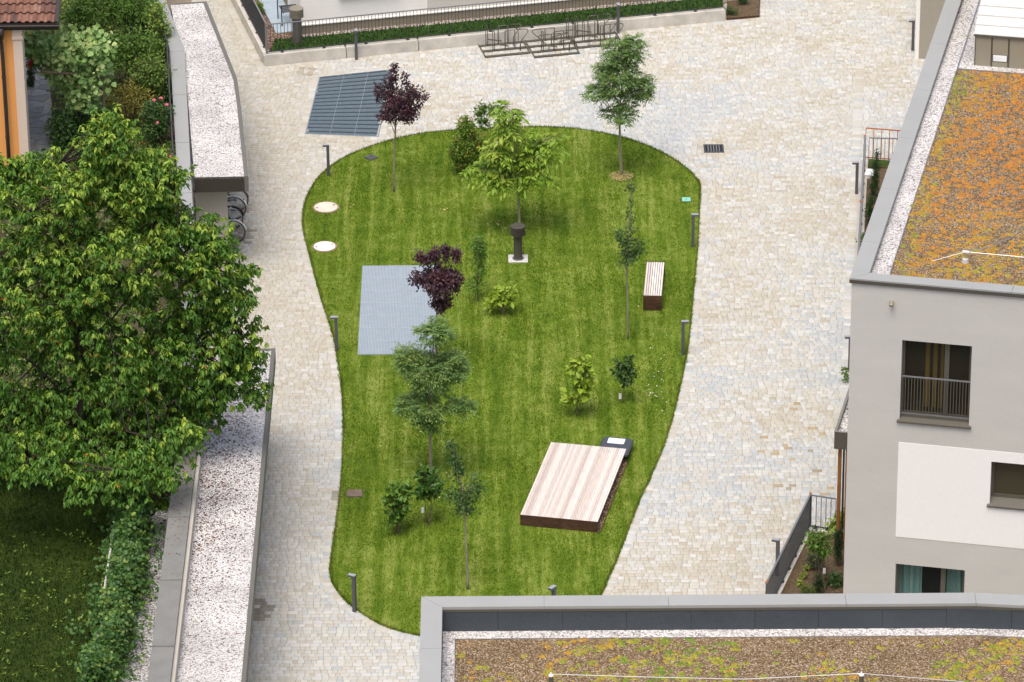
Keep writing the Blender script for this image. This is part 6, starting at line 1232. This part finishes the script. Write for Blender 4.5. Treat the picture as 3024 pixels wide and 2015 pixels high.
# ------------------------------------------------------------------ plants in the beds on the right
B0 = lambda x, y: G(x, y, .05)
plant('viburnum_shrub', 'tall leafy shrub on thin stems in the near fenced bed', 'shrub', B0(1892, 1350), [(1890, 1310), (1880, 1250)], [(1878, 1245, 26, 22, 46), (1895, 1262, 20, 20, 30), (1868, 1238, 12, 10, 10)], 'random', MIDG, (.2, .28, .04), .35, r0=.012, r1=.006, seed=81, stems=5, n=7, ln=.09, wd=.05, spread=.06)
plant('columnar_yew', 'narrow dark columnar conifer against the grey wall in the near bed', 'conifer', B0(1926, 1300), [(1926, 1260), (1926, 1225)], [(1926, 1262, 9, 34, 110), (1926, 1230, 6, 12, 24)], 'random', [(.012, .035, .01), (.03, .07, .018)], (.06, .1, .02), .3, r0=.02, r1=.006, seed=82, n=16, ln=.04, wd=.014, spread=.035, droop=-.5)
plant('lavender_mound', 'greyish green lavender mound under the tall shrub', 'bush', B0(1870, 1308), [(1870, 1300), (1870, 1285)], [(1872, 1288, 20, 20, 80)], 'random', [(.06, .09, .05), (.12, .16, .09)], (.16, .18, .12), .3, r0=.008, r1=.004, seed=83, stems=3, n=12, ln=.07, wd=.012, spread=.04, droop=-.4)
plant('loquat_bush', 'big leaved light green bush at the wall beneath the canopy', 'bush', B0(1935, 1235), [(1935, 1210), (1936, 1180)], [(1936, 1185, 12, 24, 22), (1918, 1200, 10, 10, 7), (1925, 1215, 8, 8, 5)], 'random', YEL, (.3, .38, .06), .4, r0=.01, r1=.005, seed=84, stems=3, n=5, ln=.16, wd=.07, spread=.05, droop=.6)
plant('dwarf_conifer', 'small dark conical conifer near the parapet in the near bed', 'conifer', B0(1880, 1364), [(1880, 1345), (1880, 1320)], [(1880, 1345, 10, 18, 50), (1880, 1326, 5, 9, 12)], 'random', [(.012, .04, .008), (.03, .075, .016)], (.06, .1, .02), .3, r0=.012, r1=.004, seed=85, n=14, ln=.04, wd=.014, spread=.03, droop=-.5)
plant('juniper_mound', 'spreading yellow green juniper at the foot of the near bed', 'bush', B0(1858, 1368), [(1858, 1362), (1857, 1352)], [(1857, 1356, 16, 10, 46)], 'random', [(.06, .1, .015), (.13, .19, .03)], (.2, .25, .04), .3, r0=.008, r1=.004, seed=86, stems=3, n=12, ln=.06, wd=.012, spread=.04, droop=-.2)
plant('hosta_clump', 'dark broad leaved clump at the wall foot in the near bed', 'bush', B0(1918, 1345), [(1918, 1338), (1918, 1328)], [(1918, 1330, 14, 14, 24)], 'random', DKG, (.07, .13, .02), .3, r0=.008, r1=.004, seed=87, stems=2, n=6, ln=.1, wd=.06, spread=.05)
tagcard(1894, 1312, B0(1892, 1350)[1], 'white plant tag in the near fenced bed')
for i, (x_, y_) in enumerate(((1852, 1312), (1846, 1330), (1840, 1345))): 
    plant('seedling', ['bright seedling by the kerb, the farthest of three in the near bed', 'bright seedling by the kerb, the middle one of three in the near bed', 'bright seedling by the kerb, the nearest of three in the near bed'][i], 'seedling', B0(x_, y_), [(x_, y_ - 4), (x_, y_ - 8)], [(x_, y_ - 7, 6, 5, 7)], 'random', YEL, (.3, .36, .05), .3, r0=.005, r1=.003, seed=90 + i, n=6, ln=.07, wd=.03, spread=.03, mains=3, twigs=3, group='seedlings by the kerb')
plant('columnar_conifer', 'dark columnar conifer behind the railing by the rust red gate', 'conifer', B0(2003, 470), [(2008, 430), (2014, 360)], [(2008, 430, 9, 34, 120), (2013, 385, 7, 26, 60), (2015, 355, 4, 10, 12)], 'random', [(.014, .045, .012), (.035, .085, .02)], (.07, .12, .02), .3, r0=.02, r1=.006, seed=93, n=16, ln=.045, wd=.015, spread=.035, droop=-.5)
plant('columnar_conifer', 'shorter columnar conifer nearer along the far bed', 'conifer', B0(1995, 520), [(1998, 490), (2000, 460)], [(1998, 492, 9, 28, 100), (2001, 465, 6, 12, 24)], 'random', [(.02, .06, .015), (.045, .1, .022)], (.08, .13, .02), .3, r0=.02, r1=.006, seed=94, n=16, ln=.045, wd=.015, spread=.035, droop=-.5)
plant('bed_bush', 'yellowish green bush below the columnar conifers at the roof edge', 'bush', B0(1988, 575), [(1988, 565), (1988, 550)], [(1988, 552, 12, 16, 40)], 'random', MIDG, (.2, .24, .03), .4, r0=.01, r1=.005, seed=95, stems=3, n=8, ln=.07, wd=.04, spread=.05)
plant('wall_sprig', 'leafy sprig peeping past the grey building corner', 'bush', G(1949, 880, 0), [(1946, 865), (1942, 850)], [(1942, 852, 7, 10, 12), (1946, 868, 6, 8, 6)], 'random', MIDG, (.16, .22, .03), .3, r0=.008, r1=.004, seed=96, n=6, ln=.08, wd=.04, spread=.04, mains=3, twigs=6)
plant('dwarf_pine', 'dark green dwarf pine in the bed at the top by the wall end', 'bush', G(1682, 32, .04), [(1682, 26), (1682, 20)], [(1680, 24, 14, 9, 40)], 'random', DKG, (.06, .12, .02), .3, r0=.01, r1=.005, seed=97, stems=3, n=12, ln=.06, wd=.015, spread=.04)
plant('yew_shrub', 'upright dark shrub in the bed cut by the top of the picture', 'shrub', G(1706, 10, .04), [(1706, 0), (1706, -14)], [(1706, -8, 8, 22, 50)], 'random', DKG, (.06, .12, .02), .3, r0=.01, r1=.005, seed=98, n=12, ln=.06, wd=.03, spread=.04)
tp = GF(766, 44, ZR); plant('thuja_shrub', 'bright green thuja by the patio chair behind the lane railing', 'shrub', tp, [(596, 25), (596, 10)], [(596, 22, 7, 18, 60)], 'random', [(.07, .15, .012), (.14, .26, .02)], (.25, .34, .04), .4, r0=.015, r1=.006, seed=99, n=12, ln=.05, wd=.02, spread=.04, droop=-.4)

# ------------------------------------------------------------------ patio chair
cp0 = GF(832, 66, ZR + .035); ch = thing('garden_chair', 'black slatted metal armchair on the blue grey patio', 'chair', (cp0[0], cp0[1], ZR + .035), local=True, rotz=math.atan2(pe[1], pe[0]) + math.pi)
for sx in (-1, 1):
    MB().tube(smooth_line([(sx * .3, -.05, 0), (sx * .3, -.05, .6), (sx * .3, .02, .66), (sx * .3, .5, .66)], 3), .018, 6).obj('leg', M_IRON, ch, True); MB().bar((sx * .3, .5, 0), (sx * .3, .56, .95), .018, 6).obj('leg', M_IRON, ch)
MB().bar((-.3, 0, .42), (.3, 0, .42), .016, 6).obj('seat_rail', M_IRON, ch); MB().bar((-.3, .5, .42), (.3, .5, .42), .016, 6).obj('seat_rail', M_IRON, ch); MB().bar((-.3, .56, .95), (.3, .56, .95), .016, 6).obj('back_rail', M_IRON, ch)
for i in range(6): xx = -.25 + .1 * i; MB().bx(xx - .03, xx + .03, 0, .5, .425, .437).obj('seat_slat', M_IRON, ch); MB().add([(xx - .03, .5, .44), (xx + .03, .5, .44), (xx + .03, .56, .94), (xx - .03, .56, .94), (xx - .03, .512, .44), (xx + .03, .512, .44), (xx + .03, .572, .94), (xx - .03, .572, .94)], [(0, 1, 2, 3), (7, 6, 5, 4), (0, 3, 7, 4), (1, 5, 6, 2)]).obj('back_slat', M_IRON, ch)
for o in COL.objects:
    if '_local' in o.keys(): del o['_local']
